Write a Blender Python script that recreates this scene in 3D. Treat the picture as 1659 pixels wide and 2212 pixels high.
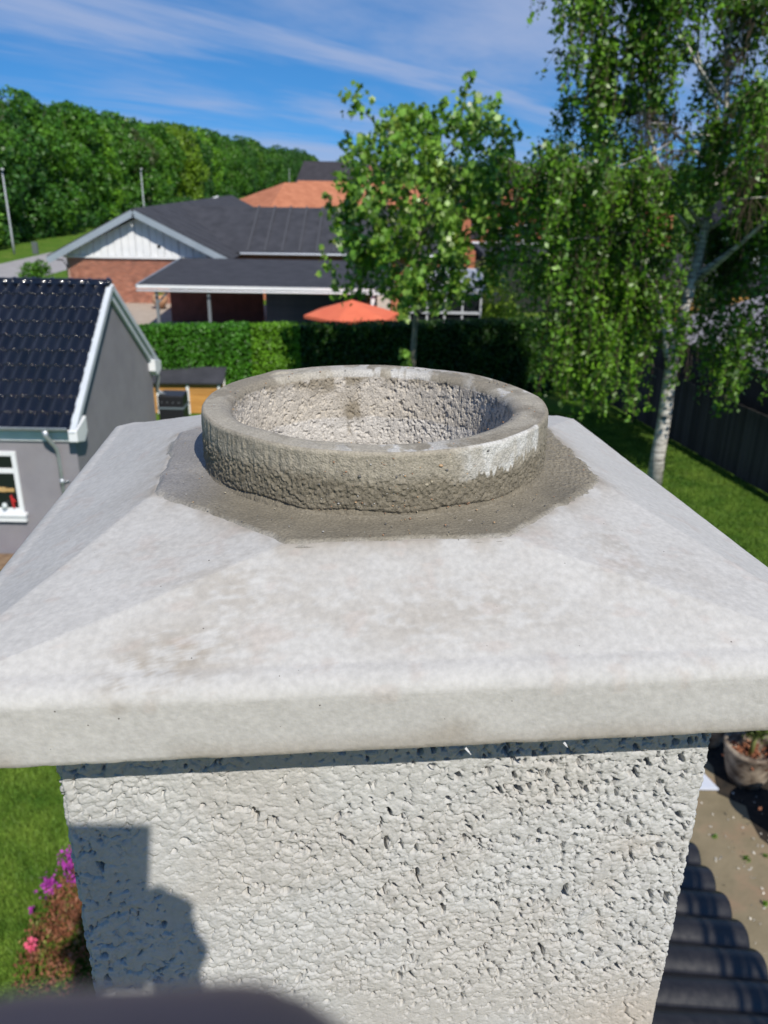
import bpy, bmesh, math, random
import numpy as np
from math import sin, cos, tan, radians as R, pi, atan2, sqrt
from mathutils import Vector, Matrix

for o in list(bpy.data.objects): bpy.data.objects.remove(o)
S = bpy.context.scene
COL = S.collection
random.seed(7)
rng = np.random.default_rng(7)
H = 7.5                                   # height of the lens above the garden

# ------------------------------------------------------------------ camera, sky, sun, exposure
cam_d = bpy.data.cameras.new('camera'); cam = bpy.data.objects.new('camera', cam_d); COL.objects.link(cam)
S.camera = cam
pitch, roll = R(22.5), R(-1.0)
fwd = Vector((0, cos(pitch), -sin(pitch)))
up0 = Vector((0, sin(pitch), cos(pitch))); rt0 = Vector((1, 0, 0))
upv = up0*cos(roll) + rt0*sin(roll); rtv = rt0*cos(roll) - up0*sin(roll)
cam.matrix_world = Matrix(((rtv.x, upv.x, -fwd.x, 0), (rtv.y, upv.y, -fwd.y, 0), (rtv.z, upv.z, -fwd.z, H), (0, 0, 0, 1)))
cam_d.sensor_fit = 'HORIZONTAL'; cam_d.sensor_width = 36.0
cam_d.lens = 36.0*1800/1659
cam_d.clip_start = 0.004; cam_d.clip_end = 3000
cam_d.dof.use_dof = True
cam_d.dof.focus_distance = 0.88
cam_d.dof.aperture_fstop = cam_d.lens/1000/0.0035

SUN_AZ, SUN_EL = R(24), R(45.5)           # right of straight behind the camera, above the horizon
sd = Vector((sin(SUN_AZ)*cos(SUN_EL), -cos(SUN_AZ)*cos(SUN_EL), sin(SUN_EL)))
W = bpy.data.worlds.new('World'); S.world = W; W.use_nodes = True
nt = W.node_tree; N = nt.nodes; L = nt.links
bg = N['Background']; bg.inputs['Strength'].default_value = 0.056
sky = N.new('ShaderNodeTexSky'); sky.sky_type = 'NISHITA'; sky.sun_disc = False
sky.sun_elevation = SUN_EL; sky.sun_rotation = pi - SUN_AZ
sky.altitude = 0; sky.air_density = 1.0; sky.dust_density = 0.0; sky.ozone_density = 6.0
hs = N.new('ShaderNodeHueSaturation'); hs.inputs['Saturation'].default_value = 1.1; hs.inputs['Value'].default_value = 1.55
tint = N.new('ShaderNodeMixRGB'); tint.blend_type = 'MULTIPLY'; tint.inputs[0].default_value = 1; tint.inputs[2].default_value = (0.84, 1.14, 1.34, 1)
L.new(sky.outputs[0], tint.inputs[1]); L.new(tint.outputs[0], hs.inputs['Color'])
tc = N.new('ShaderNodeTexCoord')
upd = N.new('ShaderNodeVectorMath'); upd.operation = 'ADD'; upd.inputs[1].default_value = (0, 0, 0.16)
nrm_ = N.new('ShaderNodeVectorMath'); nrm_.operation = 'NORMALIZE'
L.new(tc.outputs['Generated'], upd.inputs[0]); L.new(upd.outputs[0], nrm_.inputs[0]); L.new(nrm_.outputs[0], sky.inputs[0])
sp = N.new('ShaderNodeSeparateXYZ'); L.new(tc.outputs['Generated'], sp.inputs[0])
mz = N.new('ShaderNodeMath'); mz.operation = 'MAXIMUM'; mz.inputs[1].default_value = 0.0; L.new(sp.outputs['Z'], mz.inputs[0])
az_ = N.new('ShaderNodeMath'); az_.operation = 'ADD'; az_.inputs[1].default_value = 0.10; L.new(mz.outputs[0], az_.inputs[0])
dv = N.new('ShaderNodeVectorMath'); dv.operation = 'DIVIDE'
cb = N.new('ShaderNodeCombineXYZ')
for i in range(3): L.new(az_.outputs[0], cb.inputs[i])
L.new(tc.outputs['Generated'], dv.inputs[0]); L.new(cb.outputs[0], dv.inputs[1])
def cloudlayer(rot, scl, nscale, lo, hi, loc):
    mp = N.new('ShaderNodeMapping'); mp.vector_type = 'TEXTURE'
    mp.inputs['Rotation'].default_value = (0, 0, rot); mp.inputs['Scale'].default_value = scl; mp.inputs['Location'].default_value = loc
    L.new(dv.outputs[0], mp.inputs[0])
    n = N.new('ShaderNodeTexNoise'); n.inputs['Scale'].default_value = nscale; n.inputs['Detail'].default_value = 8; n.inputs['Roughness'].default_value = 0.58
    n.inputs['Distortion'].default_value = 0.4
    L.new(mp.outputs[0], n.inputs['Vector'])
    r = N.new('ShaderNodeMapRange'); r.interpolation_type = 'SMOOTHSTEP'
    r.inputs['From Min'].default_value = lo; r.inputs['From Max'].default_value = hi
    L.new(n.outputs[0], r.inputs[0]); return r.outputs[0]
c1 = cloudlayer(R(57), (4.0, 1.5, 1), 0.8, 0.42, 0.68, (1.3, 0.9, 0))
c2 = cloudlayer(R(50), (3.2, 0.8, 1), 1.0, 0.44, 0.70, (4.3, 2.3, 0))
mx = N.new('ShaderNodeMath'); mx.operation = 'MAXIMUM'; L.new(c1, mx.inputs[0]); L.new(c2, mx.inputs[1])
ms = N.new('ShaderNodeMath'); ms.operation = 'MULTIPLY'; ms.inputs[1].default_value = 0.72; L.new(mx.outputs[0], ms.inputs[0])
mixc = N.new('ShaderNodeMixRGB'); L.new(ms.outputs[0], mixc.inputs[0]); L.new(hs.outputs[0], mixc.inputs[1])
mixc.inputs[2].default_value = (7.2, 8.6, 12.4, 1)
L.new(mixc.outputs[0], bg.inputs['Color'])
sun_d = bpy.data.lights.new('sun', 'SUN'); sun_d.energy = 5.0; sun_d.angle = R(0.55); sun_d.color = (1, 0.94, 0.84)
sun = bpy.data.objects.new('sun', sun_d); COL.objects.link(sun)
sun.rotation_euler = sd.to_track_quat('Z', 'Y').to_euler()
S.view_settings.view_transform = 'Standard'; S.view_settings.look = 'None'; S.view_settings.exposure = 0.0; S.view_settings.gamma = 1
S.view_settings.use_curve_mapping = False
S.render.engine = 'CYCLES'
S.cycles.max_bounces = 7; S.cycles.diffuse_bounces = 2; S.cycles.transparent_max_bounces = 8; S.cycles.caustics_reflective = False; S.cycles.caustics_refractive = False

# ------------------------------------------------------------------ helpers
def tag(o, label=None, cat=None, group=None, kind=None):
    if label: o['label'] = label
    if cat: o['category'] = cat
    if group: o['group'] = group
    if kind: o['kind'] = kind
    return o
def empty(name, loc=(0, 0, 0), rz=0.0, label=None, cat=None, group=None):
    o = bpy.data.objects.new(name, None); COL.objects.link(o); o.location = loc; o.rotation_euler = (0, 0, rz)
    o.empty_display_size = 0.1
    return tag(o, label, cat, group)
def link(name, me, mat=None, parent=None, loc=None, rot=None, scale=None):
    o = bpy.data.objects.new(name, me); COL.objects.link(o)
    if mat is not None and len(me.materials) == 0: me.materials.append(mat)
    if parent: o.parent = parent
    if loc is not None: o.location = loc
    if rot is not None: o.rotation_euler = rot
    if scale is not None: o.scale = scale
    return o
def fastmesh(name, V, F, smooth=False):
    V = np.asarray(V, dtype=np.float32); F = np.asarray(F, dtype=np.int32)
    me = bpy.data.meshes.new(name); me.vertices.add(len(V)); me.vertices.foreach_set('co', V.ravel())
    k = F.shape[1]; me.loops.add(F.size); me.loops.foreach_set('vertex_index', F.ravel())
    me.polygons.add(len(F)); me.polygons.foreach_set('loop_start', np.arange(0, F.size, k, dtype=np.int32))
    me.polygons.foreach_set('loop_total', np.full(len(F), k, dtype=np.int32))
    if smooth: me.polygons.foreach_set('use_smooth', np.ones(len(F), dtype=bool))
    me.update(calc_edges=True); return me
def gridfaces(nu, nv, wrap=False):
    # verts index = j*nu + i ; j in nv rows
    i = np.arange(nu if wrap else nu-1); j = np.arange(nv-1)
    I, J = np.meshgrid(i, j); I = I.ravel(); J = J.ravel(); I2 = (I+1) % nu
    return np.stack([J*nu+I, J*nu+I2, (J+1)*nu+I2, (J+1)*nu+I], 1)
class MB:
    def __init__(s): s.v = []; s.f = []
    def add(s, vs, fs):
        n = len(s.v); s.v += [tuple(v) for v in vs]; s.f += [tuple(i+n for i in f) for f in fs]; return s
    def box(s, x0, x1, y0, y1, z0, z1):
        return s.add([(x0,y0,z0),(x1,y0,z0),(x1,y1,z0),(x0,y1,z0),(x0,y0,z1),(x1,y0,z1),(x1,y1,z1),(x0,y1,z1)],
                     [(0,3,2,1),(4,5,6,7),(0,1,5,4),(1,2,6,5),(2,3,7,6),(3,0,4,7)])
    def bar(s, a, b, w, h, up=(0, 0, 1)):
        a = Vector(a); b = Vector(b); d = (b-a).normalized(); u = Vector(up)
        x = d.cross(u).normalized(); u = x.cross(d).normalized()
        vs = [p + x*sx*w/2 + u*su*h/2 for p in (a, b) for sx, su in ((-1,-1),(1,-1),(1,1),(-1,1))]
        return s.add(vs, [(0,1,2,3),(7,6,5,4),(0,4,5,1),(1,5,6,2),(2,6,7,3),(3,7,4,0)])
    def tube(s, pts, rads, n=8, cap=True):
        pts = [Vector(p) for p in pts]
        if not hasattr(rads, '__len__'): rads = [rads]*len(pts)
        base = len(s.v); ref = Vector((0, 0, 1)); 
        d0 = (pts[1]-pts[0]).normalized()
        if abs(d0.z) > .9: ref = Vector((0, 1, 0))
        for i, p in enumerate(pts):
            d = (pts[min(i+1, len(pts)-1)] - pts[max(i-1, 0)]).normalized()
            x = d.cross(ref).normalized(); y = x.cross(d).normalized()
            for k in range(n):
                a = 2*pi*k/n; s.v.append(tuple(p + (x*cos(a)+y*sin(a))*rads[i]))
        for i in range(len(pts)-1):
            for k in range(n):
                k2 = (k+1) % n; s.f.append((base+i*n+k, base+i*n+k2, base+(i+1)*n+k2, base+(i+1)*n+k))
        if cap:
            s.f.append(tuple(base+k for k in range(n-1, -1, -1))); s.f.append(tuple(base+(len(pts)-1)*n+k for k in range(n)))
        return s
    def lathe(s, prof, n=24, c=(0, 0, 0)):
        base = len(s.v)
        for r, z in prof:
            for k in range(n): a = 2*pi*k/n; s.v.append((c[0]+r*cos(a), c[1]+r*sin(a), c[2]+z))
        for i in range(len(prof)-1):
            for k in range(n):
                k2 = (k+1) % n; s.f.append((base+i*n+k, base+i*n+k2, base+(i+1)*n+k2, base+(i+1)*n+k))
        return s
    def slab(s, quad, t):
        # quad: 4 points (ccw seen from above), thickness t downward along normal
        q = [Vector(p) for p in quad]; n = (q[1]-q[0]).cross(q[2]-q[0]).normalized()
        vs = [p - n*t for p in q] + q
        return s.add(vs, [(3,2,1,0),(4,5,6,7),(0,1,5,4),(1,2,6,5),(2,3,7,6),(3,0,4,7)])
    def mesh(s, name, smooth=False):
        me = bpy.data.meshes.new(name); me.from_pydata(s.v, [], s.f)
        if smooth: me.polygons.foreach_set('use_smooth', [True]*len(me.polygons))
        me.update(); return me
    def obj(s, name, mat, parent=None, smooth=False, bevel=0, loc=None):
        o = link(name, s.mesh(name, smooth), mat, parent, loc)
        if bevel:
            m = o.modifiers.new('bevel', 'BEVEL'); m.width = bevel; m.segments = 2; m.limit_method = 'ANGLE'
        return o

# numpy noise ---------------------------------------------------------
def _h(ix, iy, k):
    n = (ix.astype(np.int64)*374761393 + iy.astype(np.int64)*668265263 + k*2147483647) & 0xffffffff
    n = ((n ^ (n >> 13))*1274126177) & 0xffffffff
    n = ((n ^ (n >> 16))*2246822519) & 0xffffffff
    return ((n ^ (n >> 15)) & 0xffffff)/float(0xffffff)
def vnoise(x, y, k=0):
    ix = np.floor(x); iy = np.floor(y); fx = x-ix; fy = y-iy; fx = fx*fx*(3-2*fx); fy = fy*fy*(3-2*fy)
    a = _h(ix, iy, k); b = _h(ix+1, iy, k); c = _h(ix, iy+1, k); d = _h(ix+1, iy+1, k)
    return (a*(1-fx)+b*fx)*(1-fy) + (c*(1-fx)+d*fx)*fy
def fbm(x, y, o=4, k=0, g=.5):
    s = 0; a = 1; t = 0
    for i in range(o): s = s + a*vnoise(x*2**i, y*2**i, k+i*17); t += a; a *= g
    return s/t
def worley(x, y, k=0):
    ix = np.floor(x); iy = np.floor(y); f1 = np.full(x.shape, 9.); f2 = f1.copy(); cid = f1*0
    for dx in (-1, 0, 1):
        for dy in (-1, 0, 1):
            cx = ix+dx; cy = iy+dy; px = cx+_h(cx, cy, k); py = cy+_h(cx, cy, k+5)
            d = np.hypot(px-x, py-y); r = _h(cx, cy, k+9)
            new = d < f1; f2 = np.where(new, f1, np.minimum(f2, d)); cid = np.where(new, r, cid); f1 = np.where(new, d, f1)
    return f1, f2, cid
def sstep(a, b, x):
    t = np.clip((x-a)/(b-a), 0, 1); return t*t*(3-2*t)

# materials -----------------------------------------------------------
def mat(name, c1, c2=None, scale=5.0, rough=0.8, bump=0.0, bscale=60, spec=0.4, rnd=0.0, attr=None, lo=0.35, hi=0.65, c3=None, s3=1.0,
        stretch=None, island=0.0, trans=0.0, metal=0.0, coat=0.0, bdist=0.01, roughvar=0.0, pore_shade=False):
    m = bpy.data.materials.new(name); m.use_nodes = True; t = m.node_tree; n = t.nodes; l = t.links
    b = n['Principled BSDF']; b.inputs['Roughness'].default_value = rough; b.inputs['Specular IOR Level'].default_value = spec
    b.inputs['Metallic'].default_value = metal
    if coat: b.inputs['Coat Weight'].default_value = coat; b.inputs['Coat Roughness'].default_value = 0.08
    tcn = n.new('ShaderNodeTexCoord'); vec = tcn.outputs['Object']
    if stretch:
        mp = n.new('ShaderNodeMapping'); mp.inputs['Scale'].default_value = stretch; l.new(vec, mp.inputs[0]); vec = mp.outputs[0]
    col = None
    if attr:
        a = n.new('ShaderNodeAttribute'); a.attribute_name = attr; col = a.outputs['Color']
        if c2:
            no = n.new('ShaderNodeTexNoise'); no.inputs['Scale'].default_value = scale; no.inputs['Detail'].default_value = 6; l.new(vec, no.inputs['Vector'])
            mr = n.new('ShaderNodeMapRange'); mr.inputs['From Min'].default_value = .3; mr.inputs['From Max'].default_value = .7
            mr.inputs['To Min'].default_value = c1[0]; mr.inputs['To Max'].default_value = c2[0]; l.new(no.outputs[0], mr.inputs[0])
            mm = n.new('ShaderNodeVectorMath'); mm.operation = 'SCALE'; l.new(col, mm.inputs[0]); l.new(mr.outputs[0], mm.inputs['Scale']); col = mm.outputs[0]
    elif c2:
        no = n.new('ShaderNodeTexNoise'); no.inputs['Scale'].default_value = scale; no.inputs['Detail'].default_value = 6; no.inputs['Roughness'].default_value = .6
        l.new(vec, no.inputs['Vector'])
        cr = n.new('ShaderNodeValToRGB'); cr.color_ramp.elements[0].position = lo; cr.color_ramp.elements[1].position = hi
        cr.color_ramp.elements[0].color = (*c1, 1); cr.color_ramp.elements[1].color = (*c2, 1)
        l.new(no.outputs[0], cr.inputs[0]); col = cr.outputs[0]
        if c3:
            n3 = n.new('ShaderNodeTexNoise'); n3.inputs['Scale'].default_value = s3; n3.inputs['Detail'].default_value = 5; l.new(vec, n3.inputs['Vector'])
            m3 = n.new('ShaderNodeMapRange'); m3.interpolation_type = 'SMOOTHSTEP'; m3.inputs['From Min'].default_value = .48; m3.inputs['From Max'].default_value = .68; l.new(n3.outputs[0], m3.inputs[0])
            x3 = n.new('ShaderNodeMixRGB'); l.new(m3.outputs[0], x3.inputs[0]); l.new(col, x3.inputs[1]); x3.inputs[2].default_value = (*c3, 1); col = x3.outputs[0]
    else:
        b.inputs['Base Color'].default_value = (*c1, 1)
    if pore_shade:
        vo = n.new('ShaderNodeTexVoronoi'); vo.inputs['Scale'].default_value = 120; l.new(vec, vo.inputs['Vector'])
        sx_ = n.new('ShaderNodeSeparateColor'); l.new(vo.outputs['Color'], sx_.inputs[0])
        sz = n.new('ShaderNodeMapRange'); sz.inputs['From Min'].default_value = .86; sz.inputs['To Min'].default_value = 0; sz.inputs['To Max'].default_value = .10; l.new(sx_.outputs[0], sz.inputs[0])
        ls = n.new('ShaderNodeMath'); ls.operation = 'LESS_THAN'; l.new(vo.outputs['Distance'], ls.inputs[0]); l.new(sz.outputs[0], ls.inputs[1])
        px3 = n.new('ShaderNodeMixRGB'); l.new(ls.outputs[0], px3.inputs[0]); l.new(col, px3.inputs[1]); px3.inputs[2].default_value = (.10,.09,.08,1); col = px3.outputs[0]  # flat dark dots painted for the shade inside small air holes
    if (rnd or island):
        if col is None:
            rg = n.new('ShaderNodeRGB'); rg.outputs[0].default_value = (*c1, 1); col = rg.outputs[0]
        if rnd: oi = n.new('ShaderNodeObjectInfo'); rr = oi.outputs['Random']; amt = rnd
        else: oi = n.new('ShaderNodeNewGeometry'); rr = oi.outputs['Random Per Island']; amt = island
        mr = n.new('ShaderNodeMapRange'); mr.inputs['To Min'].default_value = 1-amt; mr.inputs['To Max'].default_value = 1+amt; l.new(rr, mr.inputs[0])
        mm = n.new('ShaderNodeVectorMath'); mm.operation = 'SCALE'; l.new(col, mm.inputs[0]); l.new(mr.outputs[0], mm.inputs['Scale']); col = mm.outputs[0]
    if col is not None: l.new(col, b.inputs['Base Color'])
    if roughvar:
        nr = n.new('ShaderNodeTexNoise'); nr.inputs['Scale'].default_value = scale*2; l.new(vec, nr.inputs['Vector'])
        m2 = n.new('ShaderNodeMapRange'); m2.inputs['To Min'].default_value = rough-roughvar; m2.inputs['To Max'].default_value = rough+roughvar; l.new(nr.outputs[0], m2.inputs[0]); l.new(m2.outputs[0], b.inputs['Roughness'])
    if bump:
        nb = n.new('ShaderNodeTexNoise'); nb.inputs['Scale'].default_value = bscale; nb.inputs['Detail'].default_value = 5; l.new(vec, nb.inputs['Vector'])
        bp = n.new('ShaderNodeBump'); bp.inputs['Strength'].default_value = bump; bp.inputs['Distance'].default_value = bdist; l.new(nb.outputs[0], bp.inputs['Height'])
        l.new(bp.outputs[0], b.inputs['Normal'])
    if trans:
        tr = n.new('ShaderNodeBsdfTranslucent'); mxs = n.new('ShaderNodeMixShader'); mxs.inputs[0].default_value = trans
        if col is not None:
            g = n.new('ShaderNodeMixRGB'); g.blend_type = 'MULTIPLY'; g.inputs[0].default_value = 1; l.new(col, g.inputs[1]); g.inputs[2].default_value = (1.5, 1.5, .7, 1); l.new(g.outputs[0], tr.inputs[0])
        else: tr.inputs[0].default_value = (c1[0]*1.5, c1[1]*1.5, c1[2]*.7, 1)
        l.new(b.outputs[0], mxs.inputs[1]); l.new(tr.outputs[0], mxs.inputs[2]); l.new(mxs.outputs[0], n['Material Output'].inputs[0])
    return m
def leafmat(name, dark, light, scale=0.5, trans=0.25, rough=0.45, spec=0.4, island=0.45):
    return mat(name, dark, light, scale=scale, rough=rough, spec=spec, island=island, trans=trans)
M = {}
M['white'] = mat('white_paint', (.78,.79,.80), (.70,.72,.74), 3, .45)
M['felt'] = mat('roofing_felt', (.036,.038,.046), (.055,.057,.068), 1.5, .9, bump=.3, bscale=25, spec=.25)
M['felt_rib'] = mat('felt_rib', (.07,.073,.085), rough=.85, spec=.25)
M['black_plastic'] = mat('black_plastic', (.015,.015,.018), rough=.4)
M['steel'] = mat('galvanised_steel', (.36,.39,.43), (.46,.49,.53), 8, .42, metal=.55, spec=.5)
M['shaded_white'] = mat('shaded_white_paint', (.50,.54,.58), (.56,.60,.64), 3, .5)  # white bargeboards; the bluish shade on them is put into the colour
M['glass'] = mat('dark_glass', (.012,.015,.017), rough=.04, spec=.6)

# ------------------------------------------------------------------ ground, road, paving
def sheet(name, pts, z, m, div=1):
    me = bpy.data.meshes.new(name); me.from_pydata([(x, y, z) for x, y in pts], [], [tuple(range(len(pts)))]); me.update()
    return tag(link(name, me, m), kind='structure')
M['grass'] = mat('grass', (.055,.14,.014), (.13,.235,.025), 5.5, .85, bump=1.0, bscale=26, spec=.15, bdist=.08, c3=(.15,.22,.035), s3=.6, lo=.3, hi=.7)
M['asphalt'] = mat('asphalt', (.30,.29,.30), (.36,.35,.355), .8, .9, bump=.2, bscale=40, spec=.2)
M['tanpave'] = mat('tan_paving', (.36,.30,.25), (.42,.36,.30), 1.2, .9, bump=.2, bscale=12)
M['terrace'] = mat('old_concrete_terrace', (.17,.14,.085), (.25,.205,.13), 2.2, .95, bump=.45, bscale=18, c3=(.27,.155,.10), s3=1.1, lo=.3, hi=.7)
M['soil'] = mat('shaded_soil', (.012,.010,.008), (.035,.026,.018), 9, .95, bump=.8, bscale=30)
n_ = 60
gx = np.concatenate([[-900, -300], np.linspace(-60, 60, n_), [300, 900]]); gy = np.concatenate([[-400, -60], np.linspace(-10, 90, n_), [200, 500, 1600]])
GX, GY = np.meshgrid(gx, gy); me = fastmesh('ground', np.stack([GX.ravel(), GY.ravel(), np.zeros(GX.size)], 1), gridfaces(len(gx), len(gy)))
tag(link('ground', me, M['grass']), kind='structure')
sheet('road', [(-24.2,61.2),(-24.0,66),(-23.2,110),(-20,200),(-20,420),(-27,420),(-27,200),(-29.4,110),(-29.9,80),(-30.3,68),(-31.5,52),(-36,30),(-30,30),(-27,46)], .004, M['asphalt'])
sheet('paving', [(-17,34),(-6,34),(-2,49),(-16.5,49.2)], .005, M['tanpave'])
sheet('terrace', [(1.0,2.5),(7.5,3.4),(6.6,12.5),(.5,11.8)], .005, M['terrace'])
sheet('shaded_bed', [(4.42,8.68),(4.70,8.45),(4.66,8.22),(4.66,7.9),(4.95,7.4),(5.3,6.6),(8.5,5.5),(8.5,13),(4.9,12.2),(4.3,10.2),(4.55,9.2)], .010, M['soil'])  # bed of black soil; shadow falling there is put into its outline and colour
sheet('patio_paving', [(-1.5,33),(6,34),(6,39),(-1,39)], .006, mat('pale_paving', (.42,.38,.34), (.50,.46,.42), 2, .9))

# ------------------------------------------------------------------ trees
def leaf_quads(C, size, up=0.0, rs=.35, nrm=None):
    """one folded-diamond leaf per centre"""
    n = len(C); a = rng.normal(size=(n, 3)); a /= np.linalg.norm(a, axis=1)[:, None]
    b = rng.normal(size=(n, 3))
    if nrm is not None: b = b*0.7 + nrm*1.2
    u = a; w = np.cross(u, b); w /= np.linalg.norm(w, axis=1)[:, None]+1e-9
    s = size*(1+rs*(rng.random(n)*2-1)); s = s[:, None]
    V = np.empty((n, 4, 3)); V[:, 0] = C-u*s*.6; V[:, 1] = C+w*s*.38-u*s*.05; V[:, 2] = C+u*s*.6; V[:, 3] = C-w*s*.38-u*s*.05
    V[:, 2, 2] -= s[:, 0]*.12
    return V.reshape(-1, 3), np.arange(n*4).reshape(-1, 4)
def sph(n):
    v = rng.normal(size=(n, 3)); return v/np.linalg.norm(v, axis=1)[:, None]
def limb_mesh(mb, p0, p1, r0, r1, bend=.15, n=7, seg=6):
    p0 = Vector(p0); p1 = Vector(p1); L_ = (p1-p0).length; off = Vector((random.uniform(-1,1), random.uniform(-1,1), random.uniform(-.3,.6)))*L_*bend
    pts = []
    for i in range(seg):
        t = i/(seg-1); pts.append(p0.lerp(p1, t) + off*sin(pi*t)*.6)
    mb.tube(pts, [r0+(r1-r0)*i/(seg-1) for i in range(seg)], n); return pts
def crown_lobes(lobes, per, size, shell=.35):
    Cs = []; Ns = []
    for (x, y, z, r, sq) in lobes:
        k = int(per*(r**2)); d = sph(k); d = d[(d[:, 2] > -.75)]
        rad = r*(1-shell*rng.random(len(d))**1.6)*(1+.22*(vnoise(d[:, 0]*3+x*7, d[:, 1]*3+d[:, 2]*3+y, 3)-.5)*2)
        P_ = d*rad[:, None]; P_[:, 2] *= sq; Cs.append(P_+np.array([x, y, z])); Ns.append(d)
    C_ = np.concatenate(Cs); Nn = np.concatenate(Ns)
    return leaf_quads(C_, size, nrm=Nn)
M['bark'] = mat('brown_bark', (.07,.055,.04), (.13,.105,.08), 6, .95, bump=.6, bscale=20)
woodmats = [leafmat('wood_leaves_%s' % k, d, l_, .35, .22) for k, d, l_ in (
    ('deep', (.018,.075,.012), (.055,.16,.020)), ('mid', (.030,.115,.010), (.095,.23,.020)), ('fresh', (.06,.18,.010), (.16,.33,.022)), ('yellowish', (.09,.18,.010), (.19,.31,.02)), ('olive', (.055,.085,.022), (.09,.125,.035)))]
# four crown meshes for the wood
wcrowns = []
for k in range(5):
    lob = []
    hgt = 13.0; nl = 24
    for i in range(nl):
        t = i/nl; z = 1.2+ (hgt-2.9)*((i+random.random())/nl)
        env = 3.3*(1-((z-5.5)/9.0)**2 if z > 5.5 else .82+.18*z/5.5); env = max(.5, env)
        a = i*2.4+random.random(); rr = env*(.55+.35*random.random())
        r = random.uniform(1.0, 2.3)*(.75 if z > 9.5 else 1)
        lob.append((rr*cos(a), rr*sin(a), z, r, .85))
    lob.append((0, 0, hgt-1.6, 1.5, 1.0))
    V, F = crown_lobes(lob, 190, .33, .2)
    # opaque inner mass of leaves
    cm = MB()
    for (x, y, z, r, sq) in lob[::2]: pass
    me = fastmesh('crown', V, F); wcrowns.append(me)
tm = MB(); tm.tube([(0,0,0),(.1,0,3),(0,.1,7),(0,0,11)], [.25,.2,.13,.03], 7)
for i in range(8): limb_mesh(tm, (0,0,2.5+i*.9), (2.4*cos(i*2.4), 2.4*sin(i*2.4), 5+i*.9), .09, .02, n=5, seg=4)
wtrunk = tm.mesh('trunk', True); wtrunk.materials.append(M['bark'])
wood_i = 0
WL = ['deep green', 'mid green', 'fresh light green', 'yellowish green']
def woodtree(x, y, s, mi, label=None, grp=None, cat='tree'):
    global wood_i
    if label is None: label = 'tall '+WL[mi]+' broad-leaved tree in the dense wood beyond the road'; grp = WL[mi]+' trees of the wood beyond the road'
    t = empty('wood_tree', (x, y, 0), random.uniform(0, 6.28), label, cat, grp); t.scale = (s*random.uniform(.95, 1.1), s*random.uniform(.95, 1.1), s)
    cme = wcrowns[wood_i % 5]; wood_i += 1
    key = (cme.name, mi)
    if key not in wcache:
        c = cme.copy(); c.materials.append(woodmats[mi]); wcache[key] = c
    link('crown', wcache[key], None, t); link('trunk', wtrunk, None, t)
    return t
wcache = {}
y = 58.0
while y < 470:
    step = 4.6 if y < 150 else (6.5 if y < 260 else 10)
    x = -39.0+random.uniform(-.8, .8)+ (2.0 if y > 150 else 0)*0
    if abs(y-133) < 2.4: woodtree(x+1.0, y, .98, 4, 'olive-brown tall tree standing out in the middle of the green wood', None)
    else: woodtree(x, y, random.uniform(.93, 1.13), random.choice([0,0,1,1,1,2,3]))
    y += step*random.uniform(.85, 1.15)
y = 60
while y < 240:
    woodtree(-45+random.uniform(-1, 1), y, random.uniform(1.08, 1.2), random.choice([0, 1, 1])); y += 7.5
# shrubby foot of the wood
fl = []
yy = 60
while yy < 210:
    fl.append((-36.4+random.uniform(-.5,.5), yy, random.uniform(.6,1.3), random.uniform(1.0,1.7), .9)); yy += 1.7
V, F = crown_lobes(fl, 130, .26)
tag(link('undergrowth', fastmesh('undergrowth', V, F), woodmats[0]), 'dark leafy undergrowth along the foot of the wood', 'undergrowth', kind='stuff')
# far belt of trees on the horizon
fl = []
for i in range(150):
    fl.append((-60+i*3.6+random.uniform(-1,1), 480+random.uniform(-20,20), random.uniform(3,6.5), random.uniform(3.5,5.5), 1.0))
for i in range(60): fl.append((36+i*1.7+random.uniform(-1,1), 205+random.uniform(-6,8), random.uniform(3,7.5), random.uniform(2.4,3.6), .9))
V, F = crown_lobes(fl, 22, 1.0)
tag(link('far_woodland', fastmesh('far_woodland', V, F), woodmats[0]), 'distant belt of dark trees along the horizon', 'woodland', kind='stuff')

# round young shrub between the road and the tiled roof
t = empty('round_shrub', (-20.5, 50, 0), 0, 'small round bright green tree standing by the grey road above the black tiled ridge', 'shrub')
V, F = crown_lobes([(0,0,1.1,.95,.95),(.3,-.2,1.7,.62,.9),(-.3,.1,1.5,.7,.9)], 800, .15)
link('crown', fastmesh('crown', V, F), leafmat('shrub_leaves', (.04,.12,.01), (.10,.23,.02), 2), t)
MB().tube([(0,0,0),(0,0,.9)], [.06,.04], 7).obj('trunk', M['bark'], t)

# ---- maple in front of the hedge
MX, MY = .72, 23.6
t = empty('maple_tree', (MX, MY, 0), 0, 'young maple with large shiny green leaves in front of the hedge', 'tree')
t.scale = (.93,.93,1.01); maple = t
mb = MB(); mb.tube([(0,0,0),(0,0,1.6),(.05,0,3),(0.12,.02,4.2),(.1,0,6),(.5,0,8.2)], [.12,.10,.09,.08,.055,.012], 9)
tips = []
for i in range(34):
    z0 = 3.7+ i*.115; a = i*2.4+.3; env = 2.75*(1-((z0+1.1-6.1)/4.6)**2)**.5
    p1 = (env*.82*cos(a)+.25, env*.75*sin(a), z0+1.0+random.uniform(-.2,.9)); pts = limb_mesh(mb, (.1,0,z0), p1, .035, .008, .12, 5, 5); tips.append(p1)
for (sx_, sy_, sz_) in ((-2.0,0,8.0),(-1.35,0,8.3),(-.6,0,8.7),(.15,.1,8.9),(.7,0,9.2),(1.35,0,9.7),(1.65,.1,9.2),(2.2,0,9.2)): limb_mesh(mb, (sx_*.4+.1, sy_, sz_-3.0), (sx_, sy_, sz_-.25), .022, .005, .05, 5, 6)
mb.obj('trunk', mat('maple_bark', (.14,.13,.10), (.24,.22,.18), 8, .9, bump=.4), t, True)
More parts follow.
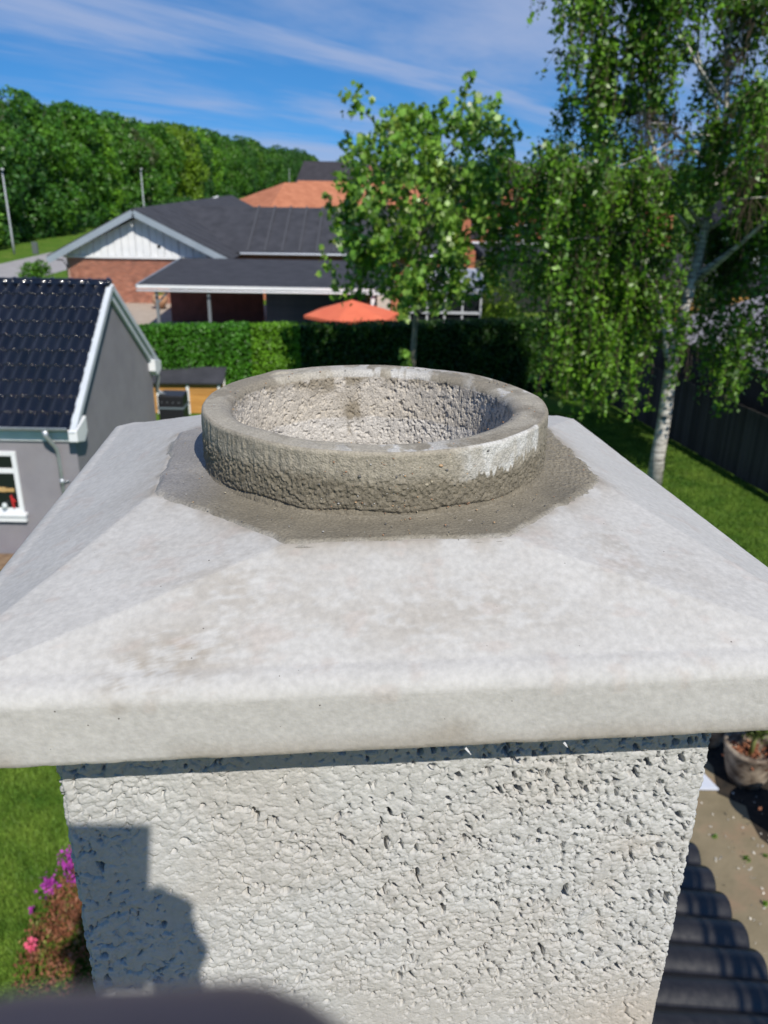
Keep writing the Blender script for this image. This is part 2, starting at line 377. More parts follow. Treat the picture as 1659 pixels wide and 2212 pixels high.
spikes = [(-2.0,0,8.0),(-1.35,0,8.3),(-.6,0,8.7),(.15,.1,8.9),(.7,0,9.2),(1.35,0,9.75),(1.65,.1,9.3),(2.2,0,9.3),(2.5,.2,8.3),(-2.6,0,6.9),(-2.7,0,5.4),(2.9,0,7.0)]
def leafpoly(C, U, Nrm, s):
    """palmate leaf, 9 outline points"""
    n = len(C); Wd = np.cross(U, Nrm); Wd /= np.linalg.norm(Wd, axis=1)[:, None]+1e-9
    prof = [(-.5,0),(-.25,.16),(-.2,.5),(.08,.3),(.15,.55),(.3,.2),(.62,0),(.3,-.2),(.15,-.55),(.08,-.3),(-.2,-.5),(-.25,-.16)]
    V = np.empty((n, 12, 3))
    for k, (a, b) in enumerate(prof): V[:, k] = C+U*(a*s)[:, None]+Wd*(b*s)[:, None]-Nrm*(abs(b)*.25*s)[:, None]
    return V.reshape(-1, 3), np.arange(n*12).reshape(-1, 12)
def maple_pts():
    P_ = []
    # dense body
    cl = []
    for i in range(95):
        z = random.uniform(4.1, 8.6); env = 2.65*max(0.05, 1-((z-6.2)/2.75)**2)**.55; a = random.uniform(0, 2*pi); r = env*sqrt(random.random())
        cl.append((r*cos(a)+.25+(z-6)*.08, r*sin(a)*.95, z, random.uniform(.30,.55)))
    for (x, y, z) in tips: cl.append((x, y, z, .5))
    for (x, y, z, r) in cl:
        k = int(64*r/.5); d = sph(k)*(r*rng.random(k)**.45)[:, None]; P_.append(d+np.array([x, y, z]))
    for (x, y, z) in spikes:
        z = z-.15; k = 60; tt = rng.random(k)**.8
        base = np.array([x*.72, y, z-1.5]); tip = np.array([x, y, z])
        P_.append(base+(tip-base)*tt[:, None]+rng.normal(size=(k, 3))*(.20*(1.15-tt)+.03)[:, None])
    for (x, y, z, r) in [(-1.75,0,5.35,.42),(-1.3,-.2,5.2,.5),(-.6,0,4.3,.5),(.9,0,4.4,.6),(-1.9,0,6.4,.3),(-.25,-.2,2.6,.22),(-.1,-.1,2.3,.18)]:
        k = int(160*r); P_.append(sph(k)*(r*rng.random(k)**.5)[:, None]+np.array([x, y, z]))
    return np.concatenate(P_)
C_ = maple_pts(); n = len(C_); U = sph(n); U[:, 2] -= .7; U /= np.linalg.norm(U, axis=1)[:, None]; Nn = sph(n)+np.array([.15,-.55,.75]); Nn -= U*np.sum(Nn*U, 1)[:, None]; Nn /= np.linalg.norm(Nn, axis=1)[:, None]
sz = .175*(1+.35*(rng.random(n)*2-1))
order = np.argsort(C_[:, 1]+rng.random(n)*.8); near = order[:280]; rest = order[280:]
M['maple'] = mat('maple_leaves', (.07,.19,.012), (.20,.36,.06), .9, .38, spec=.55, island=.55, trans=.30, c3=(.20,.28,.04), s3=1.6)
V, F = leafpoly(C_[rest], U[rest], Nn[rest], sz[rest])
tag(link('foliage', fastmesh('foliage', V, F), M['maple'], t), kind='stuff')
lm = {}
M['maple1'] = mat('maple_leaf', (.10,.22,.02), (.22,.36,.06), 20, .42, spec=.4, rnd=.5, trans=.3)
V, F = leafpoly(np.zeros((1,3)), np.array([[0,0,-1.]]), np.array([[0,-1.,0]]), np.array([.16])); lfm = fastmesh('leaf', V, F); lfm.materials.append(M['maple1'])
for i in near:
    zx = Vector(-U[i]); yx = Vector(-Nn[i]); xx = yx.cross(zx).normalized()
    o = link('leaf', lfm, None, t); m4 = Matrix((xx, yx, zx)).transposed().to_4x4(); o.matrix_local = Matrix.Translation(Vector(C_[i])) @ m4

# ---- weeping birch on the lawn
BX, BY = 6.95, 20.2
t = empty('birch_tree', (BX, BY, 0), 0, 'tall weeping birch with white bark and hanging leafy twigs', 'tree')
def bm_(name, nz=1):
    m = bpy.data.materials.new(name); m.use_nodes = True; tt = m.node_tree; n = tt.nodes; l = tt.links; b = n['Principled BSDF']; b.inputs['Roughness'].default_value = .75
    tcn = n.new('ShaderNodeTexCoord'); mp = n.new('ShaderNodeMapping'); mp.inputs['Scale'].default_value = (1.2, 1.2, 9); l.new(tcn.outputs['Object'], mp.inputs[0])
    no = n.new('ShaderNodeTexNoise'); no.inputs['Scale'].default_value = 2.0; no.inputs['Detail'].default_value = 6; no.inputs['Roughness'].default_value = .65; l.new(mp.outputs[0], no.inputs[0])
    cr = n.new('ShaderNodeValToRGB'); e = cr.color_ramp.elements; e[0].position = .36; e[0].color = (.05,.045,.04,1); e[1].position = .5; e[1].color = (.50,.47,.42,1); e.new(.72).color = (.66,.64,.60,1)
    l.new(no.outputs[0], cr.inputs[0]); l.new(cr.outputs[0], b.inputs['Base Color'])
    bp = n.new('ShaderNodeBump'); bp.inputs['Strength'].default_value = .5; bp.inputs['Distance'].default_value = .02; l.new(no.outputs[0], bp.inputs['Height']); l.new(bp.outputs[0], b.inputs['Normal'])
    return m
M['birch'] = bm_('birch_bark')
mb = MB()
trunk = [(0,0,0),(0,0,.9),(.02,0,1.9),(0.0,0,3.0),(.03,0,3.9),(.16,0,4.9),(.26,.05,5.6),(.36,.1,6.6),(.40,.1,7.8),(.42,.1,8.7),(.22,.1,9.9),(.28,.1,11.2),(.2,0,12.6),(.3,0,14.2)]
mb.tube(trunk, [.21,.175,.165,.155,.14,.125,.11,.095,.08,.07,.055,.045,.03,.012], 12)
limbs = []
def L2(pts, r0, r1):
    pts = [Vector(p) for p in pts]; mb.tube(pts, [r0+(r1-r0)*i/(len(pts)-1) for i in range(len(pts))], 8); limbs.append(pts)
L2([(0,0,2.9),(-.22,-.1,3.5),(-.42,-.2,4.2),(-.62,-.3,4.8),(-1.0,-.4,5.3),(-1.7,-.5,5.9),(-2.4,-.6,6.1)], .085, .02)
L2([(.3,.1,6.3),(-.3,-.1,6.9),(-1.05,-.2,7.7),(-1.35,-.3,8.3),(-1.75,-.3,9.2),(-2.2,-.4,10.0),(-2.9,-.5,10.4)], .06, .015)
L2([(.4,.1,8.2),(.1,0,8.9),(-.4,.1,9.8),(-.5,.1,10.8),(-1.0,.1,11.8),(-1.9,.1,12.2)], .05, .012)
L2([(.2,0,5.2),(.9,-.1,5.8),(1.6,-.2,6.5),(2.3,-.3,7.3),(2.9,-.3,7.7)], .07, .02)
L2([(.36,.1,7.2),(1.0,.1,8.1),(1.7,.1,9.2),(2.3,.1,10.2),(3.0,.1,10.7)], .055, .012)
L2([(.3,.1,9.4),(.7,-.2,10.4),(1.2,-.4,11.6),(2.0,-.5,12.4)], .04, .012)
L2([(.1,0,4.4),(-.6,.8,5.2),(-1.5,1.5,6.2),(-2.6,2.0,6.9),(-3.4,2.2,7.0)], .06, .015)
L2([(.3,.1,6.8),(.4,-1.0,7.6),(.3,-1.8,8.5),(.1,-2.4,9.0)], .05, .012)
L2([(.3,.1,7.6),(-.5,1.0,8.4),(-1.6,1.6,9.0),(-2.6,1.9,9.1)], .05, .012)
L2([(.2,.1,5.0),(.9,1.0,6.0),(1.8,1.6,7.0),(2.8,1.8,7.4)], .06, .015)
L2([(.3,.1,6.0),(-.8,-.7,6.8),(-1.8,-1.1,7.3),(-2.9,-1.2,7.5),(-3.7,-1.2,7.3)], .05, .012)
L2([(.3,.1,10.4),(-.5,-.4,11.2),(-1.4,-.6,11.9),(-2.2,-.6,12.0)], .04, .012)
L2([(.3,.1,8.9),(-.6,-.5,9.6),(-1.6,-.7,10.9),(-2.3,-.8,11.4),(-2.9,-.8,11.3)], .04, .012)
L2([(.2,0,5.0),(.9,-1.2,6.3),(1.6,-2.6,7.6),(2.3,-3.8,8.3),(2.9,-4.6,8.2)], .06, .015)
L2([(.3,.1,7.0),(1.3,-1.0,8.4),(2.3,-2.2,9.4),(3.2,-3.2,9.7)], .05, .015)
L2([(.3,.1,6.2),(1.4,-.6,7.2),(2.6,-1.6,8.0),(3.6,-2.6,8.1)], .05, .015)
# hanging twigs
TW = []; LC = []
def strand(p, ln, dens=1.0):
    n = max(4, int(ln/.045*dens)); tt = np.linspace(0, 1, n)
    a = random.uniform(0, 6.28); out = random.uniform(.05, .35); wob = random.uniform(0, 6.28)
    X_ = p[0]+out*np.sin(tt*1.6)*cos(a)+.04*np.sin(tt*7+wob); Y_ = p[1]+out*np.sin(tt*1.6)*sin(a)+.04*np.cos(tt*6+wob)
    Z_ = p[2]+.12*np.sin(tt*3)*(1-tt)-ln*tt
    P_ = np.stack([X_, Y_, Z_], 1); TW.append(P_[::max(1, n//6)])
    LC.append(P_+rng.normal(size=P_.shape)*.06)
def along(pts, t):
    k = t*(len(pts)-1); i = min(int(k), len(pts)-2); return pts[i].lerp(pts[i+1], k-i)
# side branches from the limbs, twigs from them
lowz = lambda x: 2.3
for pts in limbs + [[Vector(p) for p in trunk[6:]]]:
    for j in range(15):
        q = along(pts, random.uniform(.3, 1)); a = random.uniform(0, 2*pi); ln = random.uniform(.5, 1.5)
        e = q+Vector((cos(a)*ln, sin(a)*ln, random.uniform(-.1,.7)))
        sp_ = limb_mesh(mb, q, e, .018, .006, .15, 4, 4)
        lnb = random.uniform(.5, 2.0)
        for m_ in range(18):
            s_ = along(sp_, random.uniform(.35, 1))+Vector((random.gauss(0,.10), random.gauss(0,.10), 0)); strand(s_, lnb*random.uniform(.4, 1))
# low skirts seen against hedge and shed
for cxx, zt, w, cnt, lo_ in ((-2.25,4.7,.22,34,2.6),(-1.75,4.2,.20,34,2.4),(-1.15,4.3,.22,34,2.2),(-2.9,4.5,.3,34,2.0),(-2.4,5.9,.35,40,1.5),(-1.5,5.6,.35,40,1.4),(-.75,5.4,.28,34,1.3),(-3.2,5.7,.35,40,1.3),(-3.3,6.9,.3,30,1.3),(-1.7,6.9,.4,44,1.2),(-.8,6.7,.35,40,1.2),(-3.9,6.4,.25,22,1.2),(.75,4.3,.25,30,1.5),(1.35,4.4,.25,34,2.2),(1.9,4.3,.25,30,1.6),(2.4,5.2,.35,40,1.6),(1.2,5.7,.4,40,1.2),(2.0,6.6,.4,40,1.4),(.3,7.3,.3,30,1.1),(-2.5,7.6,.3,30,1.0)):
    for j in range(int(cnt*1.1)):
        strand((cxx+random.gauss(0, w*.7), random.gauss(-.3, .6), zt+random.uniform(-.5,.5)), random.uniform(.5, 1)*lo_)
mb.obj('trunk', M['birch'], t, True)
tw = MB()
for P_ in TW:
    tw.tube([tuple(p) for p in P_], .005, 3, False) if len(P_) > 1 else None
tag(tw.obj('twigs', mat('birch_twigs', (.10,.07,.05), rough=.8), t), kind='stuff')
C_ = np.concatenate(LC)
tz = np.array([p[2] for p in trunk]); tx = np.array([p[0] for p in trunk]); txx = np.interp(C_[:, 2], tz, tx)
near_t = (np.abs(C_[:, 0]-txx+.02*C_[:, 1]) < .26)&(C_[:, 1] < .25)&(C_[:, 2] < 10.5)
gap = (C_[:, 0] > -1.75+.3*np.sin(C_[:, 2]*5))&(C_[:, 0] < -.40)&(C_[:, 2] > 7.55)&(C_[:, 2] < 8.75)
C_ = C_[~((near_t & (rng.random(len(C_)) < .93))|(gap & (rng.random(len(C_)) < .93)))]
V, F = leaf_quads(C_, .098, rs=.5, nrm=np.tile(np.array([[.25,-.6,.5]]), (len(C_), 1)))
M['birchleaf'] = mat('birch_leaves', (.038,.115,.008), (.15,.30,.022), .8, .42, spec=.5, island=.5, trans=.30)
tag(link('foliage', fastmesh('foliage', V, F), M['birchleaf'], t), kind='stuff')
print('birch leaves', len(C_))

# ---- dark tree behind the hedge, between maple and birch
def bigtree(name, x, y, lobes, trunkpts, m, per, size, label, rt=.16):
    t = empty(name, (x, y, 0), 0, label, 'tree')
    mb = MB(); mb.tube(trunkpts, [rt*(1-.8*i/(len(trunkpts)-1)) for i in range(len(trunkpts))], 8)
    top = Vector(trunkpts[-2])
    for (lx, ly, lz, r, sq) in lobes[::2]:
        limb_mesh(mb, along([Vector(p) for p in trunkpts], random.uniform(.4,.8)), (lx*.8, ly*.8, lz), rt*.3, .015, .1, 5, 4)
    mb.obj('trunk', M['bark'], t, True)
    V, F = crown_lobes(lobes, per, size, .6)
    tag(link('crown', fastmesh('crown', V, F), m, t)); return t
lb = [(random.uniform(-1.9,1.9), random.uniform(-1.2,1.2), random.uniform(3.0,8.6), random.uniform(.6,.95), .95) for _ in range(26)]
bigtree('tall_tree', 7.3, 33.5, [(x*(1-.25*max(0,z-6)/3), y, z, r, s) for x, y, z, r, s in lb], [(0,0,0),(0,0,2),(.1,0,4),(.3,0,6),(.3,0,7.8)], leafmat('dark_leaves', (.022,.06,.008), (.05,.11,.014), .6), 260, .16, 'dark drooping tree behind the hedge between the maple and the birch')
lb = [(random.uniform(-2.6,2.6), random.uniform(-1.4,1.4), random.uniform(1.0,5.0), random.uniform(.8,1.2), .95) for _ in range(26)]
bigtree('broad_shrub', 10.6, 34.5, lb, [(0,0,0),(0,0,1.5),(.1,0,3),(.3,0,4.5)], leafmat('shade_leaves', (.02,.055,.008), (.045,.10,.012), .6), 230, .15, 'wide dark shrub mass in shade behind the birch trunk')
# golden conifer
t = empty('conifer', (4.95, 37.6, 0), 0, 'rounded yellow-green conifer behind the hedge to the right of the maple', 'tree')
V, F = crown_lobes([(0,0,.9,1.25,1.1),(.0,0,1.9,.95,1.1),(-.1,0,2.8,.55,1.2),(.3,-.2,1.4,.9,1.0),(-.5,-.1,1.2,.8,1.1)], 1100, .10)
link('crown', fastmesh('crown', V, F), leafmat('gold_leaves', (.16,.28,.02), (.28,.42,.04), 1.5), t)
MB().tube([(0,0,0),(0,0,2)], [.1,.04], 7).obj('trunk', M['bark'], t)
t = empty('brown_shrub', (3.6, 40.2, 0), 0, 'olive-brown rounded shrub behind the yellow-green conifer', 'shrub')
V, F = crown_lobes([(0,0,1.6,1.3,1.2),(.6,0,2.6,.9,1.1),(-.5,0,2.3,.8,1.1)], 500, .12)
link('crown', fastmesh('crown', V, F), leafmat('olive_leaves', (.09,.11,.02), (.14,.15,.035), 1.5), t)

def blades(name, pts, label):
    n = len(pts); a = rng.random(n)*2*pi; hgt = .035+.035*rng.random(n); d = np.stack([np.cos(a), np.sin(a), 0*a], 1); P0 = np.column_stack([pts, np.zeros(n)]); lean = rng.normal(size=(n, 3))*.018; lean[:, 2] = 0
    V = np.empty((n, 4, 3)); V[:, 0] = P0-d*.009; V[:, 1] = P0+d*.009; V[:, 2] = P0+d*.004+lean+np.column_stack([0*a, 0*a, hgt]); V[:, 3] = P0-d*.003+lean+np.column_stack([0*a, 0*a, hgt])
    return tag(link(name, fastmesh(name, V.reshape(-1, 3), np.arange(n*4).reshape(-1, 4)), M['blade']), label, 'grass', kind='stuff')
M['blade'] = mat('grass_blades', (.065,.15,.018), (.17,.27,.04), 1.6, .6, spec=.3, island=.35, trans=.25)
n_g = 90000; px_ = rng.random(n_g); py_ = rng.random(n_g)
blades('grass', np.column_stack([-6.2+px_*3.4, 5.4+py_*6.0]), 'short mown lawn grass left of the chimney')
n_g = 110000; px_ = rng.random(n_g); py_ = rng.random(n_g)
blades('grass', np.column_stack([5.0+px_*5.4-py_*1.6, 12.5+py_*14.5]), 'short mown lawn grass round the birch trunk')
# ------------------------------------------------------------------ clipped hedge (runs square to the shed on the right)
GR = R(12.6); gxv = Vector((cos(GR), sin(GR), 0)); gyv = Vector((-sin(GR), cos(GR), 0)); H0 = Vector((-6.2, 26.95, 0))
def hedge(name, s0, s1, zt, dep, m, label, dens=420, size=.075, off=0):
    t = empty(name, tuple(H0+gxv*s0+gyv*off), GR, label, 'hedge'); Ln = s1-s0
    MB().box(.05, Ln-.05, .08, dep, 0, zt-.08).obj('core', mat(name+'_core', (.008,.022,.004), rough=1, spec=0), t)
    n1 = int(Ln*zt*dens); n2 = int(Ln*dep*dens); n3 = int(dep*zt*dens)
    def bmp(a, b): return .10*(fbm(a*1.3, b*1.3, 3, 5)-.5)+.07*(fbm(a*5, b*5, 2, 8)-.5)
    a = rng.random(n1)*Ln; z = rng.random(n1)*zt; P1 = np.stack([a, bmp(a+s0, z)+.02-rng.random(n1)*.07, z], 1)
    a = rng.random(n2)*Ln; b = rng.random(n2)*dep; P2 = np.stack([a, b, zt+bmp(a+s0, b)-.02+rng.random(n2)*.05], 1)
    b = rng.random(n3)*dep; z = rng.random(n3)*zt; P3 = np.stack([Ln-rng.random(n3)*.07+.02, b, z], 1); P4 = P3.copy(); P4[:, 0] = rng.random(n3)*.07-.02
    C_ = np.concatenate([P1, P2, P3, P4]); Nn = np.concatenate([np.tile([[0,-1.,.2]], (n1,1)), np.tile([[0,0,1.]], (n2,1)), np.tile([[1.,0,0]], (n3,1)), np.tile([[-1.,0,0]], (n3,1))])
    V, F = leaf_quads(C_, size, nrm=Nn); tag(link('foliage', fastmesh('foliage', V, F), m, t), kind='stuff'); return t
hedge('hedge', -6.0, 1.78, 2.62, .9, leafmat('hedge_leaves', (.035,.135,.010), (.075,.24,.016), 1.2), 'dark green clipped hedge beside the black tiled house behind the wood store', 620)
hedge('hedge', 1.80, 3.38, 2.60, .95, leafmat('hedge_leaves_light', (.10,.24,.012), (.15,.33,.02), 1.5), 'light green clipped section of hedge between darker hedges', 700, .07, -.05)
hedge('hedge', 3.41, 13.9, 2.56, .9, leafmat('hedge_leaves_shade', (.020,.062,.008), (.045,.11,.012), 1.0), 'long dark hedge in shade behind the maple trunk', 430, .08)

# ------------------------------------------------------------------ timber fence and low shed on the right
F0 = Vector((11.3, 12.4, 0)); F1 = Vector((7.35, 30.0, 0)); fd = (F1-F0).normalized(); fn = Vector((-fd.y, fd.x, 0)); Lf = (F1-F0).length
fr = atan2(fd.y, fd.x)
t = empty('board_fence', tuple(F0), fr, 'dark weathered vertical board fence along the right side of the lawn', 'fence')
M['fence'] = mat('weathered_boards', (.050,.043,.038), (.085,.075,.066), 6, .9, bump=.5, bscale=14, rnd=.3, stretch=(1,1,.15))
bme = MB().box(0, .112, 0, .02, .04, 1.9).mesh('board'); bme.materials.append(M['fence'])
for i in range(int(Lf/.122)):
    link('board', bme, None, t, (i*.122, .004 if i % 2 else 0, random.uniform(-.006,.006)))
for z in (.4, 1.5): MB().box(0, Lf, -.06, -.012, z, z+.08).obj('rail', M['fence'], t)
pme = MB().box(-.05, .05, -.16, -.064, 0, 1.93).mesh('post'); pme.materials.append(M['fence'])
for i in range(10): link('post', pme, None, t, (i*1.98+.1, 0, 0))
t = empty('garden_shed', tuple(F0-fn*1.0), fr, 'low shed with grey corrugated roof behind the board fence', 'shed')
M['corr'] = mat('grey_corrugated', (.15,.15,.18), (.22,.22,.26), 2, .75, spec=.4)
MB().box(1.0, 15.5, -3.9, 0, 0, 2.55).obj('wall', M['fence'], t)
nu = 900; xs = np.linspace(.8, 15.7, nu); zz = .022*np.sin(xs*2*pi/.13); rows = []
for (yy, z0) in ((.28, 2.70), (-4.1, 3.75)): rows.append(np.stack([xs, np.full(nu, yy), z0+zz], 1))
for (yy, z0) in ((-4.1, 3.72), (.28, 2.67)): rows.append(np.stack([xs, np.full(nu, yy), z0+zz], 1))
link('roof', fastmesh('roof', np.concatenate(rows), gridfaces(nu, 4)), M['corr'], t)

# ------------------------------------------------------------------ black tiled grey house on the left
def pantile(w, l, amp, th=.016, nu=14, lap=.045, name='tile'):
    """curved tile: x across, y up the slope; the head tucks below the next course"""
    V = []; us = np.linspace(0, 1, nu)
    prof = np.where(us < .74, np.sin(us/.74*pi)**.8, -.16*np.sin((us-.74)/.26*pi))*amp
    vr = [(-.010, -.022), (-.008, -.013), (-.002, -.0065), (.008, -.0026), (.022, -.0006), (.04, 0), (l*.5, 0), (l+lap, 0)]; nr_ = len(vr)
    for (v, dz) in vr:
        zz = prof + .028*(1-max(v, 0)/(l+lap)) + dz
        for u, z in zip(us, zz): V.append((u*(w+.012), v, z))
    for v in (-.008, l+lap):
        zz = prof + .028*(1-max(v, 0)/(l+lap)) - th
        for u, z in zip(us, zz): V.append((u*(w+.012), v, z))
    F = []
    for j in range(nr_-1):
        for i in range(nu-1): F.append((j*nu+i, j*nu+i+1, (j+1)*nu+i+1, (j+1)*nu+i))
    o = nr_*nu
    for i in range(nu-1): F.append((o+i, o+nu+i, o+nu+i+1, o+i+1)); F.append((i, o+i, o+i+1, i+1))
    me = fastmesh(name, V, F, True)
    return me
def tilefield(parent, org, xdir, updir, cols, rows, w, l, me, build):
    """build(i,j) -> True part, False skip ; rest joined"""
    x = Vector(xdir).normalized(); u = Vector(updir).normalized(); n = x.cross(u)
    rot = Matrix((x, u, n)).transposed().to_4x4(); rest = []
    for j in range(rows):
        for i in range(cols):
            k = build(i, j)
            if k is None: continue
            mt = Matrix.Translation(Vector(org)+x*(i*w)+u*(j*l)) @ rot @ Matrix.Rotation(random.uniform(-.006,.006), 4, 'Z') @ Matrix.Rotation(random.uniform(-.008,.008), 4, 'Y')
            if k: o = link('tile', me, None, parent); o.matrix_local = mt
            else: rest.append(mt)
    if rest:
        nv = len(me.vertices); co = np.empty(nv*3, dtype=np.float32); me.vertices.foreach_get('co', co); co = co.reshape(-1, 3)
        F = np.array([p.vertices[:] for p in me.polygons]); VV = []; FF = []
        for k, mt in enumerate(rest):
            A = np.array(mt); VV.append(co@A[:3, :3].T+A[:3, 3]); FF.append(F+k*nv)
        tag(link('far_tiles', fastmesh('far_tiles', np.concatenate(VV), np.concatenate(FF), True), me.materials[0], parent), kind='stuff')
M['render_grey'] = mat('grey_render', (.225,.213,.235), (.262,.25,.27), 1.6, .85, bump=.25, bscale=35, c3=(.25,.233,.245), s3=.7)
M['glaze'] = mat('black_glazed_tile', (.006,.007,.011), rough=.16, spec=.35, rnd=.3, coat=.75)
t = empty('grey_house', (0, 0, 0), 0, 'grey rendered house with shiny black tiled roof and white bargeboards', 'house')
gx0, gx1, gy0, gy1 = -17.0, -6.02, 15.45, 21.1; ze = 2.72; yr = (gy0+gy1)/2; zr = 5.02
MB().add([(gx0,gy0,0),(gx1,gy0,0),(gx1,gy1,0),(gx0,gy1,0),(gx0,gy0,ze),(gx1,gy0,ze),(gx1,gy1,ze),(gx0,gy1,ze),(gx0,yr,zr),(gx1,yr,zr)],
         [(0,1,5,4),(1,2,6,9,5),(2,3,7,6),(3,0,4,8,7),(4,5,9,8),(7,8,9,6)]).obj('wall', M['render_grey'], t)
sl = Vector((0, yr-(gy0-.28), zr+.10-(ze+.06))); sll = sl.length; rows = 10; tl = sll/rows; tw_ = .235
tme = pantile(tw_, tl, .042); tme.materials.append(M['glaze'])
ncol = int((gx1-gx0)/tw_)
x0t = gx1+.02-ncol*tw_
tilefield(t, (x0t, gy0-.28, ze+.06), (1,0,0), sl, ncol, rows, tw_, tl, tme, lambda i, j: i >= ncol-20)
slb = Vector((0, yr-(gy1+.28), zr+.10-(ze+.06)))
tilefield(t, (x0t+ncol*tw_, gy1+.28, ze+.06), (-1,0,0), slb, ncol, rows, tw_, tl, tme, lambda i, j: False)
rme = MB()
for i in range(9):
    a = pi*i/8; 
V = []; nseg = 10
for k, (x, r) in enumerate(((0,.135),(.05,.135),(.051,.118),(.44,.115))):
    for i in range(nseg+1): a = pi*i/nseg; V.append((x, -cos(a)*r, sin(a)*r*.9))
rid = fastmesh('ridge_tile', V, gridfaces(nseg+1, 4)[:, ::-1], True); rid.materials.append(M['glaze'])
for i in range(26): link('ridge_tile', rid, None, t, (gx1-.37-i*.40, yr, zr+.07), (random.uniform(-.03,.03), random.uniform(-.012,.012), random.uniform(-.02,.02)))
MB().tube([(gx1+.03,yr,zr+.08),(gx1+.10,yr,zr+.08)], [.13,.11], 14).obj('ridge_end', M['glaze'], t, True)
# verge: stepped white bargeboards with corbels
for sgn, ye in ((1, gy0), (-1, gy1)):
    yo = ye-sgn*.30
    a = Vector((gx1+.075, yo, ze-.02)); b = Vector((gx1+.075, yr, zr+.02))
    MB().bar(a, b, .13, .13).obj('bargeboard', M['shaded_white'], t, bevel=.01)
    a2 = Vector((gx1+.04, yo+sgn*.18, ze-.06)); b2 = Vector((gx1+.04, yr, zr-.15))
    MB().bar(a2, b2, .078, .13).obj('bargeboard_moulding', M['shaded_white'], t, bevel=.01)
    y2 = ye+sgn*.02
    MB().add([(gx1+.17, yo-sgn*.02, ze-.16), (gx1+.17, yo-sgn*.02, ze+.06), (gx1+.17, ye+sgn*.26, ze+.20), (gx1+.17, ye+sgn*.26, ze-.10), (gx1+.17, ye+sgn*.06, ze-.26),
              (gx1-.0, yo-sgn*.02, ze-.16), (gx1-.0, yo-sgn*.02, ze+.06), (gx1-.0, ye+sgn*.26, ze+.20), (gx1-.0, ye+sgn*.26, ze-.10), (gx1-.0, ye+sgn*.06, ze-.26)],
             [(0,1,2,3,4),(9,8,7,6,5),(0,5,6,1),(1,6,7,2),(2,7,8,3),(3,8,9,4),(4,9,5,0)]).obj('corbel', M['white'], t, bevel=.01)
# cornice, gutter, downpipes
MB().box(gx0, gx1+.12, gy0-.10, gy0, ze-.13, ze-.02).obj('cornice', M['white'], t, bevel=.008)
MB().box(gx0, gx1+.05, gy0-.055, gy0, ze-.24, ze-.134).obj('cornice_moulding', M['white'], t, bevel=.008)
MB().box(gx0, gx1+.05, gy0-.14, gy0-.1, ze-.02, ze+.10).obj('fascia', mat('fascia_grey', (.22,.26,.31), rough=.6), t)
g = MB(); ns = 9; V = []
for x in (gx0, gx1-.02):
    for i in range(ns): a = pi+pi*i/(ns-1); V.append((x, gy0-.24+.075*cos(a), ze+.10+.075*sin(a)))
    for i in range(ns): a = 2*pi-pi*i/(ns-1); V.append((x, gy0-.24+.069*cos(a), ze+.10+.069*sin(a)))
g.add(V, [(i, (i+1) % (2*ns), 2*ns+(i+1) % (2*ns), 2*ns+i) for i in range(2*ns)])
g.tube([(gx0,gy0-.316,ze+.105),(gx1-.02,gy0-.316,ze+.105)], .010, 6); g.obj('gutter', M['steel'], t, True)
dx = -6.42
pts = [(dx-.06,gy0-.24,ze+.04),(dx-.06,gy0-.24,ze-.08),(dx+.0,gy0-.20,ze-.20),(dx+.05,gy0-.10,ze-.36),(dx+.06,gy0-.07,ze-.50),(dx+.06,gy0-.07,.05)]
MB().tube(pts, [.075,.045,.04,.04,.037,.037], 12).obj('downpipe', M['steel'], t, True)
MB().tube([(dx+.06,gy0-.07,1.72),(dx+.06,gy0-.07,1.60)], .046, 12).bar((dx+.06,gy0-.07,1.66),(dx+.2,gy0-.03,1.66),.02,.02).obj('pipe_bracket', M['steel'], t, True)
pts = [(gx1+.05,gy1+.10,ze-.05),(gx1+.12,gy1+.14,ze-.16),(gx1+.10,gy1+.18,ze-.35),(gx1+.02,gy1+.22,ze-.75),(gx1+.08,gy1+.26,1.95),(gx1+.18,gy1+.34,1.86)]
MB().tube(pts, .045, 12).obj('downpipe', M['steel'], t, True)
# window
w0, w1, wz0, wz1 = -8.55, -7.22, .97, 2.25
win = MB()
for (a0, a1, b0, b1) in ((w0,w1,wz0,wz0+.09),(w0,w1,wz1-.09,wz1),(w0,w0+.09,wz0+.09,wz1-.09),(w1-.09,w1,wz0+.09,wz1-.09),((w0+w1)/2-.05,(w0+w1)/2+.05,wz0+.09,wz1-.09)): win.box(a0, a1, gy0-.045, gy0+.05, b0, b1)
for (a0, a1) in ((w0+.09,(w0+w1)/2-.05), ((w0+w1)/2+.05,w1-.09)): win.box(a0, a1, gy0-.045, gy0+.05, 1.80, 1.90)
wf = win.obj('window', M['white'], t, bevel=.006)
for (a0, a1) in ((w0+.09,(w0+w1)/2-.05), ((w0+w1)/2+.05,w1-.09)):
    for (b0, b1) in ((wz0+.09,1.80),(1.90,wz1-.09)):
        MB().box(a0, a1, gy0-.012, gy0-.006, b0, b1).obj('pane', M['glass'], wf)
MB().box(w0-.08, w1+.06, gy0-.13, gy0, wz0-.075, wz0-.003).box(w0-.06, w1+.04, gy0-.10, gy0, wz0-.19, wz0-.078).obj('sill', M['white'], t, bevel=.012)
